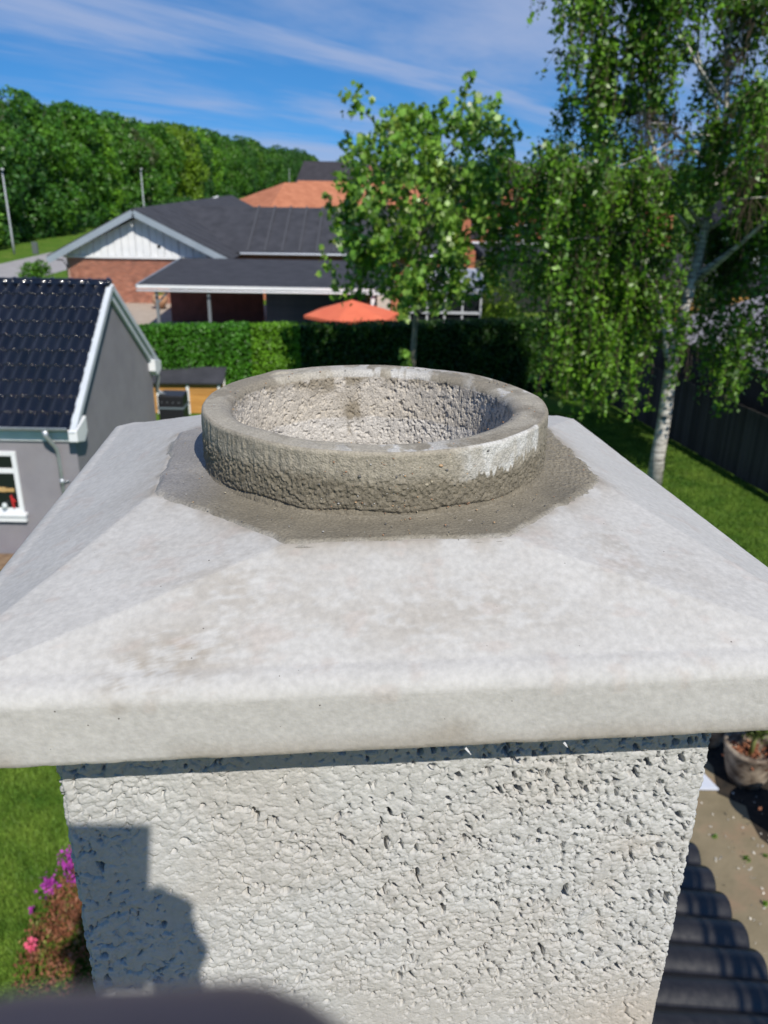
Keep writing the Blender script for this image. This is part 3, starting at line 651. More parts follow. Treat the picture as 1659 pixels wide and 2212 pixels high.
# things seen on the window ledge
t2 = tag(MB().box(-7.72,-7.52,gy0-.035,gy0-.014,1.40,1.50).box(-7.515,-7.36,gy0-.032,gy0-.014,1.405,1.48).obj('cardboard_box', mat('kraft', (.45,.28,.10), (.5,.33,.14), 9, .8), None, bevel=.003), 'small brown cardboard box behind the white window of the grey house', 'box')
t2 = tag(MB().lathe([(0,0),(.05,0),(.055,.06),(.04,.11),(.0,.12)], 12, (-7.58,gy0-.07,1.065)).obj('bowl', mat('pale_ceramic', (.55,.6,.6), rough=.4), None, True), 'pale bowl at the foot of the window of the grey house', 'bowl')
t2 = tag(MB().bar((-7.40,gy0-.05,1.07),(-7.43,gy0-.05,1.34),.05,.03,(1,0,0)).bar((-7.43,gy0-.05,1.30),(-7.36,gy0-.05,1.20),.03,.03,(1,0,0)).obj('toy', mat('red_toy', (.5,.03,.03), rough=.5), None, bevel=.004), 'small red toy at the right edge of the white window', 'toy')

# rain tank, wood store
t = empty('rain_tank', (gx1+.02, gy1+.22, 0), 0, 'black plastic rainwater tank fed by the downpipe at the house corner', 'water tank')
MB().box(0, .66, 0, .62, 0, 1.86).obj('body', M['black_plastic'], t, bevel=.03)
MB().box(-.02, .68, -.02, .64, 1.5, 1.55).obj('band', mat('grey_band', (.12,.15,.17), rough=.5), t)
for i in range(4): MB().tube([(.1+i*.15,-.012,1.68),(.1+i*.15,0,1.68)], .012, 8).obj('bolt', M['steel'], t)
M['larch'] = mat('orange_wood', (.42,.20,.05), (.55,.29,.085), 2.5, .7, bump=.3, bscale=10, rnd=.14, stretch=(.4,4,4))
t = empty('wood_store', (-7.7, 26.05, 0), R(2), 'low orange timber wood store with black felt roof and white posts before the hedge', 'shed')
for j in range(8): MB().box(0, 2.38, .06, .085, .02+j*.122, .135+j*.122).obj('board', M['larch'], t)
for j in range(9): MB().box(2.40, 2.425, .1, .82, .02+j*.122, .135+j*.122).obj('board', M['larch'], t)
for x in (.35, 1.30, 2.30): MB().box(x, x+.085, 0, .055, 0, 1.02).obj('post', M['white'], t)
MB().box(2.428, 2.47, .45, .52, 0, 1.2).obj('post', M['white'], t)
MB().slab([(-.05,-.10,1.05),(2.50,-.10,1.05),(2.50,.86,1.36),(-.05,.86,1.36)], .05).obj('roof', M['felt'], t)

# ------------------------------------------------------------------ brick house with white gable and dark felt roofs
t = empty('brick_house', (0, 0, 0), 0, 'red brick house with white boarded gable and ribbed dark felt roofs', 'house')
by = 49.0; bx0, bx1 = -18.25, -9.3; bz = 2.48
M['mortar'] = mat('pale_mortar', (.52,.46,.40), rough=.9)
M['brick'] = mat('red_brick', (.30,.11,.065), (.42,.18,.115), 3, .85, rnd=.3, bump=.2)
M['wbrick'] = mat('far_brick', (.36,.12,.065), (.46,.18,.10), 2.0, .9, island=.2)
MB().box(bx0, bx1, by, by+14, 0, bz).obj('wall', M['mortar'], t)
MB().box(bx1+.01, 3.0, 51.0, 59, 0, 2.6).obj('wall', M['wbrick'], t)
brick = MB().box(0, .225, -.014, 0, 0, .052).mesh('brick'); brick.materials.append(M['brick'])
cells = []
for r in range(int(bz/.067)):
    x = bx0 + (.12 if r % 2 else 0)
    while x < bx1-.23: cells.append((x, r*.067+.008)); x += .237
cells.sort(key=lambda c: (abs(c[1]-1.9) > .45 or c[0] > -10.6, abs(c[1]-1.9)*2+abs(c[0]+14)*.5)); 
for (x, z) in cells[:300]: link('brick', brick, None, t, (x, by-.0005, z))
rest = MB()
for (x, z) in cells[300:]: rest.box(x, x+.225, by-.0145, by-.0005, z, z+.052)
tag(rest.obj('far_bricks', mat('red_brick_rest', (.30,.11,.065), (.42,.18,.115), 3, .85, island=.3), t), kind='stuff')
ax = -14.0; az = 4.95
# boarded gable
bi = 0; xx = bx0+.05
while xx < bx1-.05:
    x2 = min(xx+.40, bx1)
    def top(x): return bz+.1+(az-.30-bz-.1)*(1-abs(x-ax)/(4.55 if x < ax else 4.7))
    za, zb = top(xx+.01), top(x2-.01)
    pts = [(xx+.006, bz+.13), (x2-.02, bz+.13)]
    if zb > bz+.14 or za > bz+.14:
        zb = max(zb, bz+.14); za = max(za, bz+.14)
        prof = [pts[0], pts[1], (x2-.02, zb)] + ([(ax, top(ax))] if xx < ax < x2 else []) + [(xx+.006, za)]
        n = len(prof); o_ = (bi % 2)*.035
        MB().add([(p[0], by-.10-o_, p[1]) for p in prof]+[(p[0], by-.01, p[1]) for p in prof], [tuple(range(n)), tuple(range(2*n-1, n-1, -1))]+[(i, n+i, n+(i+1) % n, (i+1) % n) for i in range(n)]).obj('gable_board', M['white'], t)
    xx += .40; bi += 1
MB().box(bx0-.1, bx1+.2, by-.16, by-.02, bz+.01, bz+.12).obj('gable_trim', M['white'], t)
M['gz'] = mat('bargeboard_grey', (.25,.30,.35), (.29,.34,.39), 1, .6)
yf = by-.85
L0 = Vector((-19.0, yf, 2.38)); A0 = Vector((ax, yf, az)); R0 = Vector((-8.75, yf, 2.38))
MB().bar(L0, A0, .05, .34).bar(A0, R0, .05, .34).obj('bargeboard', M['gz'], t)
ybk = 72.0; axb = ax+1.2
MB().slab([(L0.x,yf,2.55),(A0.x,yf,az+.16),(axb,ybk,az+.16),(L0.x+1.2,ybk,2.55)][::-1], .08).obj('roof', M['felt'], t)
MB().slab([(A0.x,yf,az+.16),(R0.x,yf,2.55),(R0.x+1.2,ybk,2.55),(axb,ybk,az+.16)][::-1], .08).obj('roof', M['felt'], t)
MB().slab([(-14.0,56,5.02),(-9.0,50.3,2.78),(3.6,50.5,2.80),(3.6,56,5.06)], .08).obj('roof', M['felt'], t)
MB().slab([(-14,56.01,5.02),(3.6,56.01,5.06),(3.6,62,2.8),(-14,62,2.8)], .08).obj('roof', M['felt'], t)
for i in range(20):
    k = (i+.5)/20; y_ = yf+ (ybk-yf)*k; x_ = ax+1.2*k
    MB().bar((x_, y_, az+.19), (x_+5.25, y_, 2.60), .10, .13).obj('roof_rib', M['felt_rib'], t)
for i in range(12):
    x_ = -8.2+i*1.0
    MB().bar((x_, 50.45, 2.83), (x_, 55.95, 5.07), .10, .13).obj('roof_rib', M['felt_rib'], t)
MB().tube([(-8.6,50.3,2.72),(3.6,50.35,2.74)], .07, 8).obj('gutter', M['steel'], t)
MB().tube([(-19.1,yf+.1,2.48),(-18.4,by-.2,2.35),(-18.25,by-.05,2.0),(-18.25,by-.05,.1)], .035, 8).obj('downpipe', M['black_plastic'], t)
MB().tube([(-12.9,by-.15,3.15),(-12.9,by-.10,3.15)], .10, 14).obj('vent', M['black_plastic'], t)
MB().bar((axb-2.2,66,4.55),(axb+.1,66,5.28),.05,.1).obj('far_verge', M['white'], t)
# carport
t = empty('carport', (0, 0, 0), 0, 'long carport with flat black felt roof and white fascia behind the hedge', 'carport')
cy0, cy1, cx0, cx1 = 36.6, 46.6, -10.75, .35
MB().slab([(cx0,cy0,2.66),(cx1,cy0,2.66),(cx1-.2,cy1,2.80),(cx0-.35,cy1,2.80)], .06).obj('roof', M['felt'], t)
MB().box(cx0, cx1, cy0-.05, cy0-.003, 2.54, 2.67).obj('fascia', M['white'], t)
MB().tube([(cx0,cy0-.09,2.44),(cx1,cy0-.09,2.47)], .042, 8).obj('gutter', mat('white_gutter', (.74,.75,.77), rough=.35), t, True)
MB().slab([(cx0-.06,cy0,2.69),(cx0-.003,cy0,2.69),(cx0-.36,cy1,2.83),(cx0-.42,cy1,2.83)], .16).obj('fascia', M['gz'], t)
M['greypaint'] = mat('grey_painted_post', (.16,.18,.20), rough=.6)
for x in (cx0+.75, cx0+3.0): MB().box(x-.06, x+.06, cy0+.2, cy0+.32, 0, 2.46).obj('post', M['greypaint'], t)
MB().box(-.72, -.55, cy0+.05, cy0+.18, 0, 2.46).obj('post', M['white'], t)
MB().bar((cx0+.8,cy0+.26,1.9),(cx0+1.3,cy0+.26,2.42),.08,.08).obj('brace', M['greypaint'], t)
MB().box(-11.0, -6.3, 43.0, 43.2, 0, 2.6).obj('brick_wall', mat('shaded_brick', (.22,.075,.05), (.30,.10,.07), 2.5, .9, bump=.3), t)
M['clad'] = mat('blue_grey_cladding', (.060,.070,.105), (.080,.090,.125), 2, .6, rnd=.08)
cb_ = MB().box(-5.6, -1.0, 0, .03, 0, .145).mesh('board'); cb_.materials.append(M['clad'])
MB().box(-5.58, -1.02, cy0+2.5, 43.0, 0, 2.58).obj('shed_wall', M['clad'], t)
for j in range(16): link('cladding_board', cb_, None, t, (0, cy0+2.465, .02+j*.158), (R(-6), 0, 0))
cb2 = MB().box(-.98, .2, 0, .03, 0, .145).mesh('board'); cb2.materials.append(mat('dark_cladding', (.04,.045,.065), rough=.6))
for j in range(16): link('cladding_board', cb2, None, t, (0, cy0+2.6, .02+j*.158), (R(-6), 0, 0))
# terracotta pot on the paving
t = empty('terracotta_pot', (-12.6, 47.0, 0), 0, 'round pale terracotta pot on the tan paving by the brick wall', 'pot')
MB().lathe([(0,.1),(.22,.1),(.40,.38),(.42,.58),(.33,.78),(.30,.78),(.30,.7),(0,.7)], 20).obj('body', mat('terracotta', (.42,.22,.12), (.52,.30,.18), 5, .8), t, True)
for a in (0, 2.1, 4.2): MB().box(-.06+.22*cos(a), .06+.22*cos(a), -.06+.22*sin(a), .06+.22*sin(a), 0, .12).obj('foot', M['black_plastic'], t)
V, F = crown_lobes([(0,0,.82,.3,.5)], 900, .07); link('plant', fastmesh('plant', V, F), woodmats[2], t)
# little brown gate and far kerb shrub
t = empty('picket_gate', (-19.0, 53.2, 0), R(4), 'low brown slatted fence beside the corner of the brick house', 'fence')
pk = MB().box(0, .09, 0, .02, .05, 1.0).mesh('slat'); pk.materials.append(mat('brown_stain', (.10,.055,.035), rough=.8))
for i in range(13): link('slat', pk, None, t, (i*.13, 0, 0))
MB().box(0, 1.7, .022, .05, .8, .88).obj('rail', pk.materials[0], t)
# street lamps
M['lamppole'] = mat('grey_lamp_pole', (.34,.37,.40), rough=.6)
lampg = 'street lamps along the road'
def lamp(x, y, hgt, label):
    t = empty('street_lamp', (x, y, 0), 0, label, 'street lamp', lampg)
    MB().tube([(0,0,0),(0,0,1.2),(0,0,hgt)], [.10,.085,.06], 10).obj('pole', M['lamppole'], t, True)
    MB().tube([(0,0,hgt),(.05,-.1,hgt+.03),(.25,-.35,hgt+.05)], [.05,.12,.07], 8).obj('lamp_head', mat('lamp_white', (.6,.62,.64), rough=.4), t, True)
lamp(-32.4, 75.0, 6.75, 'tall grey street lamp on the grass verge at the left edge')
lamp(-31.05, 112.0, 6.7, 'grey street lamp rising above the apex of the white gable')
lamp(-31.9, 285.0, 6.4, 'farthest small street lamp above the orange tiled roof')
tag(MB().box(-30.9,-30.45,75.2,75.5,0,1.0).obj('cable_cabinet', mat('cabinet_grey', (.10,.12,.12), rough=.6), None, bevel=.02), 'small dark cable cabinet on the verge by the nearest lamp', 'cabinet')

# ------------------------------------------------------------------ far houses
def hiphouse(name, c, rz, lx, ly, zw, zt, m, label, wallm, hip=True, ridge=None):
    t = empty(name, c, rz, label, 'house')
    MB().box(-lx+.4, lx-.4, -ly+.4, ly-.4, 0, zw).obj('wall', wallm, t)
    k = ridge if ridge is not None else (lx-ly if hip else lx)
    v = [(-lx,-ly,zw),(lx,-ly,zw),(lx,ly,zw),(-lx,ly,zw),(-k,0,zt),(k,0,zt)]
    MB().add(v, [(0,1,5,4),(2,3,4,5),(1,2,5),(3,0,4),(3,2,1,0)]).obj('roof', m, t)
    return t
M['orange_tile'] = mat('orange_roof_tiles', (.36,.13,.065), (.48,.19,.10), 1.2, .8, bump=.5, bscale=6)
M['black_roof'] = mat('black_roof_tiles', (.030,.028,.034), (.045,.042,.05), 1.2, .8)
h = hiphouse('orange_roofed_house', (-10.2, 98, 0), R(38), 6.5, 5.0, 3.3, 5.75, M['orange_tile'], 'house with orange hipped tile roof beyond the dark felt roofs', M['wbrick'])
MB().box(-6.6, 6.6, -5.15, -5.02, 3.12, 3.3).box(6.52, 6.65, -5.1, 5.1, 3.12, 3.3).obj('gutter', M['white'], h)
hiphouse('terracotta_house', (-3.5, 112, 0), R(4), 8, 5.0, 3.3, 5.75, M['orange_tile'], 'long house with brownish orange roof behind the orange hipped roof', M['wbrick'], False)
h = hiphouse('black_roofed_house', (-9.0, 152, 0), R(-18), 6.0, 4.6, 4.0, 8.2, M['black_roof'], 'tall house with black tiled roof and pink brick gable in the distance', M['wbrick'], False)
MB().add([(6.02,-4.2,4.0),(6.02,4.2,4.0),(6.02,0,7.8),(5.9,-4.2,4.0),(5.9,4.2,4.0),(5.9,0,7.8)], [(0,1,2),(5,4,3),(0,2,5,3),(2,1,4,5),(1,0,3,4)]).obj('gable', M['wbrick'], h)
MB().box(6.03, 6.08, -1.1, -.3, 4.4, 5.6).box(6.03,6.08,.3,1.1,4.4,5.6).obj('window', M['white'], h)
# brick building seen between maple and birch
t = empty('brick_building', (0, 0, 0), 0, 'red brick gabled house with white windows seen between the maple and the birch', 'house')
MB().box(5.0, 14, 60, 68, 0, 5.2).obj('wall', M['wbrick'], t)
MB().add([(7,59.99,5.2),(12.4,59.99,5.2),(9.7,59.99,7.6),(7,68,5.2),(12.4,68,5.2),(9.7,68,7.6)], [(0,1,2),(5,4,3),(0,2,5,3),(1,4,5,2)]).obj('gable', M['wbrick'], t)
MB().slab([(9.5,59.6,7.8),(9.5,68,7.8),(6.6,68,5.0),(6.6,59.6,5.0)][::-1], .12).slab([(9.9,59.6,7.8),(12.8,59.6,5.0),(12.8,68,5.0),(9.9,68,7.8)][::-1], .12).obj('roof', M['black_roof'], t)
MB().box(5.6, 6.3, 59.94, 59.99, 3.0, 4.4).obj('door', mat('dark_door', (.05,.035,.045), rough=.5), t)
for x in (7.6, 9.1, 11.0): 
    w = MB().box(x, x+.95, 59.93, 59.99, 2.6, 4.0).obj('window', M['white'], t); MB().box(x+.12, x+.83, 59.91, 59.929, 2.72, 3.88).obj('pane', M['glass'], w)
t = empty('flat_garage', (0, 0, 0), 0, 'flat dark roofed garage with pale roof edge in front of the brick gable', 'garage')
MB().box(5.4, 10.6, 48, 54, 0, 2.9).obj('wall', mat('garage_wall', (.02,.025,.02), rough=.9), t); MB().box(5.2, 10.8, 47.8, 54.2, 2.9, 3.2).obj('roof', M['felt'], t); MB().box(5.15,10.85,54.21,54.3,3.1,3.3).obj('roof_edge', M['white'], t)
t = empty('turquoise_house', (0, 0, 0), 0, 'pale turquoise painted gable seen through the birch leaves at the right', 'house')
MB().add([(17.4,46,0),(21.0,46,0),(21.0,46,4.6),(19.2,46,6.4),(17.4,46,4.6),(17.4,50,0),(21.0,50,0),(21.0,50,4.6),(19.2,50,6.4),(17.4,50,4.6)], [(0,1,2,3,4),(9,8,7,6,5),(0,5,6,1),(1,6,7,2),(2,7,8,3),(3,8,9,4),(4,9,5,0)]).obj('wall', mat('turquoise_paint', (.30,.55,.48), (.36,.60,.53), 3, .8), t)
MB().box(18.6, 19.6, 45.93, 45.99, 2.4, 3.6).obj('window', M['white'], t)
MB().slab([(19.2,45.7,6.55),(19.2,50.3,6.55),(17.1,50.3,4.45),(17.1,45.7,4.45)][::-1], .1).slab([(19.21,45.7,6.55),(21.3,45.7,4.45),(21.3,50.3,4.45),(19.21,50.3,6.55)][::-1], .1).obj('roof', M['black_roof'], t)
t = empty('timber_annex', (0, 0, 0), R(6), 'orange timber clad annex behind the birch trunk', 'house')
ab = MB().box(0, .19, 0, .03, 0, 3.1).mesh('board'); ab.materials.append(M['larch'])
MB().box(15.0, 19.5, 33.0, 37, 0, 3.3).obj('wall', M['fence'], t)
for i in range(10): link('board', ab, None, t, (15.2+i*.2+(1.1 if i > 4 else 0), 32.96, .1))
MB().slab([(14.7,32.6,3.32),(19.9,32.6,3.32),(19.9,37.5,4.1),(14.7,37.5,4.1)], .12).obj('roof', M['black_roof'], t)
for x in (16.4, 17.0, 18.6): MB().box(x, x+.5, 32.9, 32.96, .9, 2.3).obj('window', M['white'], t)
hiphouse('far_dark_house', (24.5, 95, 0), R(10), 5.0, 4.0, 4.0, 6.6, M['black_roof'], 'distant house with dark hipped roof seen through a gap in the birch', M['wbrick'])
# conservatory
t = empty('conservatory', (0, 0, 0), 0, 'grey framed glass conservatory beyond the hedge below the maple crown', 'conservatory')
M['cons'] = mat('conservatory_frame', (.42,.44,.47), rough=.45)
MB().box(.9, 4.0, 36.2, 39, .0, 2.55).obj('glass_wall', M['glass'], t)
for x in (.9, 1.65, 2.4, 3.15, 3.92): MB().box(x, x+.08, 36.12, 36.19, 0, 2.7).obj('post', M['cons'], t)
for z in (.85, 1.75, 2.6): MB().box(.9, 4.0, 36.05, 36.115, z, z+.1).obj('rail', M['cons'], t)
MB().slab([(.7,35.9,2.72),(4.2,35.9,2.72),(4.2,39.2,3.3),(.7,39.2,3.3)], .08).obj('roof', M['cons'], t)
MB().box(.15, .42, 36.2, 36.6, 0, 2.6).obj('brick_pier', M['wbrick'], t)
MB().box(-.45, .14, 36.3, 36.5, 0, 2.4).obj('pale_wall', mat('pale_render', (.5,.46,.4), rough=.9), t)

# parasol
t = empty('parasol', (-1.45, 34.5, -.2), 0, 'red-orange parasol canopy showing above the hedge', 'parasol')
M['canopy'] = mat('coral_canvas', (.72,.16,.085), (.78,.19,.10), 2, .8, trans=.15)
c = MB(); n8 = 6; rr = 1.98
PA6 = [R(15+60*k) for k in range(6)]
vs = [(0,0,2.70)]+[(rr*cos(a), rr*sin(a), 2.13) for a in PA6]+[(rr*cos(a), rr*sin(a), 2.01) for a in PA6]
fs = [(0,1+k,1+(k+1)%6) for k in range(6)]+[(1+k,7+k,7+(k+1)%6,1+(k+1)%6) for k in range(6)]
c.add(vs, fs); c.obj('canopy', M['canopy'], t)
MB().tube([(0,0,0),(0,0,2.69)], .025, 8).obj('pole', M['steel'], t)
for a in PA6: MB().bar((0,0,2.60),(rr*.98*cos(a), rr*.98*sin(a),2.07),.02,.02).obj('rib', M['steel'], t)

# ------------------------------------------------------------------ pots, board and plants on the terrace
def pot(x, y, r, hgt, label, plant=True, rz=0):
    t = empty('planter', (x, y, .01), rz, label, 'plant pot', 'weathered pots on the terrace')
    MB().lathe([(0,.02),(r*.62,0),(r*.80,hgt*.25),(r*.96,hgt*.7),(r*.97,hgt*.86),(r*1.03,hgt*.90),(r*1.05,hgt),(r*.90,hgt*1.01),(r*.86,hgt*.9),(r*.84,hgt*.72),(0,hgt*.70)], 36).obj('body', mat('weathered_clay', (.07,.045,.03), (.36,.30,.23), 5, .9, bump=.5, bscale=20, lo=.38, hi=.62), t, True)
    V, F = leaf_quads(np.stack([rng.normal(size=240)*r*.4, rng.normal(size=240)*r*.4, hgt*.74+rng.random(240)*.03], 1), .05)
    tag(link('dead_leaves', fastmesh('dead_leaves', V, F), mat('dead_leaf', (.20,.07,.035), (.35,.15,.08), 9, .9, island=.4), t), kind='stuff')
    if plant:
        mb = MB(); mb.tube([(0,0,hgt*.7),(.01,0,hgt+.12),(0,.02,hgt+.3)], [.035,.03,.02], 7); Cc = []
        for k in range(9):
            a = k*2.4; e = (.24*cos(a), .24*sin(a), hgt+.55+.1*random.random()); pts = limb_mesh(mb, (0,0,hgt+.08+.02*k), e, .014, .004, .12, 5, 5)
            for p in pts[1:]: Cc.append(np.array(p)+rng.normal(size=(60, 3))*.05)
        mb.obj('stem', mat('mossy_stem', (.16,.17,.05), (.22,.24,.07), 8, .8), t, True)
        V, F = leaf_quads(np.concatenate(Cc), .05); tag(link('foliage', fastmesh('foliage', V, F), leafmat('thin_leaves', (.10,.14,.03), (.17,.21,.06), 3), t), kind='stuff')
pot(4.88, 8.95, .34, .58, 'large weathered clay pot with a small leafy stem beside the white board')
pot(4.62, 9.75, .30, .50, 'mossy clay pot half hidden under the concrete cap edge', False)
pot(5.12, 7.95, .34, .60, 'clay pot cut off by the right edge of the photograph', False)
tag(MB().slab([(3.75,8.72,.05),(4.45,8.72,.05),(4.20,9.5,.06),(3.75,9.5,.06)], .03).obj('white_board', mat('bluish_white_board', (.52,.56,.66), (.6,.64,.72), 3, .5), None, bevel=.004), 'bluish white board lying on the terrace next to the clay pots', 'board')
tag(MB().tube([(4.66,6.35,.02),(4.70,6.37,.07),(4.76,6.38,.02)], [.02,.045,.02], 7).obj('pebble', mat('white_pebble', (.75,.75,.75), rough=.7), None, True), 'small white stone lying alone on the brown terrace', 'stone')
Cc = []
for (x, y, r) in ((4.35,7.55,.035),(4.6,7.6,.025),(3.9,8.2,.03),(4.75,6.9,.03),(4.9,6.6,.03),(4.3,6.9,.03),(4.62,7.15,.02),(4.1,7.9,.02)):
    k = int(1300*r); Cc.append(np.stack([x+rng.normal(size=k)*r*.6, y+rng.normal(size=k)*r*.6, .01+rng.random(k)*.04], 1))
V, F = leaf_quads(np.concatenate(Cc), .022); tag(link('weeds', fastmesh('weeds', V, F), leafmat('weed_leaves', (.06,.15,.01), (.12,.24,.02), 5)), 'tiny green weeds sprouting in the terrace', 'weeds', kind='stuff')
Cc = np.stack([3.6+rng.random(260)*2.0, 5.2+rng.random(260)*3.6, .012+rng.random(260)*.006], 1)
V, F = leaf_quads(Cc, .028, rs=.6, nrm=np.tile([[0,0,3.]], (260,1))); tag(link('litter', fastmesh('litter', V, F), mat('pale_flakes', (.45,.42,.36), (.6,.57,.5), 9, .9, island=.4)), 'pale flakes and crumbs scattered on the terrace', 'debris', kind='stuff')
# flowering azalea at the left
t = empty('azalea', (-3.28, 6.32, 0), 0, 'azalea bush with rusty leaves and magenta blossom by the lawn', 'shrub'); az_obj = t
lob = [(0,0,.35,.42,.9),(.25,.3,.5,.38,.9),(-.1,-.35,.3,.4,.9),(.3,-.1,.45,.4,.9),(.2,.75,.55,.34,.9),(.35,.55,.75,.28,.9),(.0,.4,.45,.36,.9),(.4,-.4,.4,.4,.9),(.0,-.75,.3,.4,.9),(.5,-.9,.3,.4,.9)]
V, F = crown_lobes(lob, 2600, .05, .5); tag(link('foliage', fastmesh('foliage', V, F), mat('rusty_leaves', (.24,.095,.05), (.12,.20,.02), 3.2, .6, island=.35, trans=.2, lo=.52, hi=.66), t), kind='stuff')
Cc = []
for (x, y, z, k, r) in ((.28,.95,.88,120,.10),(.33,.70,.98,110,.09),(-.05,.62,.76,110,.10),(-.2,.20,.70,70,.08),(-.36,.42,.55,30,.04),(-.45,.0,.5,14,.03),(.2,.3,.85,50,.08)):
    Cc.append(np.array([x, y, z])+rng.normal(size=(k, 3))*r)
V, F = leaf_quads(np.concatenate(Cc), .055); tag(link('blossom', fastmesh('blossom', V, F), mat('magenta_petals', (.36,.03,.34), (.52,.08,.48), 8, .6, island=.3, trans=.3), t), kind='stuff')
V, F = leaf_quads(np.array([-.05,-.75,.72])+rng.normal(size=(30,3))*.05, .06); link('pink_flower', fastmesh('pink_flower', V, F), mat('pink_petals', (.75,.12,.22), rough=.6, trans=.3), t)
az_obj.scale = (.58,.72,.80)
t = empty('flower_bed', (-8.15, 15.05, 0), 0, 'strip of brown soil with a pink flower at the foot of the grey house wall', 'flower bed')
MB().box(-1.5, 2.0, -.35, .35, .0, .06).obj('soil', mat('brown_soil', (.16,.10,.06), (.26,.18,.11), 6, .95, bump=.8, bscale=14), t, bevel=.02)
V, F = leaf_quads(np.array([.02,-.1,.3])+rng.normal(size=(60,3))*.08, .08); link('flower', fastmesh('flower', V, F), mat('pink_flower', (.8,.12,.2), rough=.5, trans=.2), t)
exec_late = True

# ================================================================== the chimney
CX, CY, CR = -.0125, .996, R(6.3)
ch = empty('chimney', (CX, CY, H), CR, 'rendered grey chimney with concrete cap and round mortared flue in the foreground', 'chimney')
def setcol(me, col):
    a = me.color_attributes.new('Col', 'FLOAT_COLOR', 'POINT'); c = np.ones((len(me.vertices), 4), dtype=np.float32); c[:, :3] = col; a.data.foreach_set('color', c.ravel())
# --- shaft
xl, xr, yf_, yb_ = -.328, .316, -.335, .335
def seg(a, b, step): return list(np.arange(a, b, step))
s_front = np.arange(xl, xr, .00095)
side = np.concatenate([np.arange(0, .05, .0025), np.arange(.05, .62, .02), np.arange(.62, .67, .0025)])
ptsx = np.concatenate([s_front, np.full(len(side), xr), xr-side*(xr-xl)/.67, np.full(len(side), xl)])
ptsy = np.concatenate([np.full(len(s_front), yf_), yf_+side, np.full(len(side), yb_), yb_-side])
nx = np.concatenate([0*s_front, np.ones(len(side)), 0*side, -np.ones(len(side))]); ny = np.concatenate([-np.ones(len(s_front)), 0*side, np.ones(len(side)), 0*side])
ss = np.concatenate([s_front, xr+side, xr+.67+side, xr+1.4+side])
# soften the corner normals
dl = np.minimum(np.abs(ptsx-xl), 1); 
for (qx, qy, sx, sy) in ((xl, yf_, -1, -1), (xr, yf_, 1, -1), (xr, yb_, 1, 1), (xl, yb_, -1, 1)):
    d = np.hypot(ptsx-qx, ptsy-qy); w = np.clip(1-d/.008, 0, 1)*.6
    nx = nx*(1-w)+sx*w; ny = ny*(1-w)+sy*w
    rc = .007; k = np.clip(1-d/rc, 0, 1)**2*.0035
    ptsx = ptsx-sx*k; ptsy = ptsy-sy*k
zr_ = np.concatenate([np.arange(-.472, -1.06, -.00095), [-1.08, -1.15, -1.3, -1.6, -2.0, -2.6, -3.3, -3.95]])
Sg, Zg = np.meshgrid(ss, zr_); sh = Sg.shape; s1 = Sg.ravel(); z1 = Zg.ravel()
wx = .010*(fbm(s1*45, z1*45, 3, 1)-.5)*2.2; wz = .010*(fbm(s1*45+50, z1*45, 3, 2)-.5)*2.2
def domes(x, y, k, cover):
    ix = np.floor(x); iy = np.floor(y); best = np.full(x.shape, -1.0)
    for dx in (-1, 0, 1):
        for dy in (-1, 0, 1):
            cx = ix+dx; cy = iy+dy; px = cx+_h(cx, cy, k); py = cy+_h(cx, cy, k+5); r = _h(cx, cy, k+9); Rr = (.50+.50*_h(cx, cy, k+13))*cover
            an = _h(cx, cy, k+21)*3.1; ex = (px-x)*np.cos(an)+(py-y)*np.sin(an); ey = (-(px-x)*np.sin(an)+(py-y)*np.cos(an))*1.35
            d = np.hypot(ex, ey)/Rr; best = np.maximum(best, np.where(d < 1, r+.38*(1-d**4)-.0, -1))
    return best
big = fbm(s1*14, z1*14, 4, 11); big2 = fbm(s1*5+3, z1*5, 3, 14)
cov = 1.02-.10*sstep(-.25, .25, s1)-.14*(fbm(s1*22, z1*22, 3, 19)-.5)
wx *= .55; wz *= .55
d1 = domes((s1+wx)/.0078, (z1+wz)/.0084, 3, cov); d2 = domes((s1+wx)/.0040, (z1+wz)/.0042, 7, cov*.98)
h = np.where(d1 > -.5, .0017*d1+.0006*np.maximum(d2, -.3), np.where(d2 > -.5, -.0010+.0010*d2, -.0065))+.0012*(big-.5)
rightness = sstep(-.22, .2, s1)
# pits, elongated, more of them to the right
p1, p2, pc = worley((s1*1.0+wx*1.3)/.015, (z1*.7+wz*1.3)/.015, 21); prob = .07+.36*rightness
pit = (pc < prob)*sstep(.21, .17, p1+.22*(fbm(s1*180, z1*150, 2, 31)-.5)); 
q1, q2, qc = worley((s1+wx*1.3)/.0095, (z1*.65+wz)/.0095, 41); pit = np.maximum(pit, (qc < prob*.9)*sstep(.22, .18, q1+.2*(fbm(s1*220, z1*200, 2, 35)-.5))*.8)
smooth = sstep(-.79, -.88, z1+.05*(big2-.5)+.05*rightness)*1.0
smooth = np.maximum(smooth, sstep(.70, .82, fbm(s1*9, z1*9, 3, 51)+.12*(1-rightness))*.7)
h = h*(1-.88*smooth)-.0170*pit*(1-.9*smooth)
h += .0007*(fbm(s1*400, z1*400, 2, 61)-.5)
crack = np.exp(-((s1-.285+.012*np.sin(z1*60)+.010*(vnoise(z1*90, z1*0, 4)-.5)-(z1+.93)*.12)/.0016)**2)*((z1 < -.86)&(z1 > -1.02)); h -= .004*crack
Px = np.tile(ptsx, len(zr_))+np.tile(nx, len(zr_))*h; Py = np.tile(ptsy, len(zr_))+np.tile(ny, len(zr_))*h
me = fastmesh('shaft', np.stack([Px, Py, z1], 1), gridfaces(len(ss), len(zr_), True)[:, ::-1], True)
tone = .93+.14*fbm(s1*30, z1*30, 4, 71)
col = np.array([.452, .452, .440])[None, :]*tone[:, None]
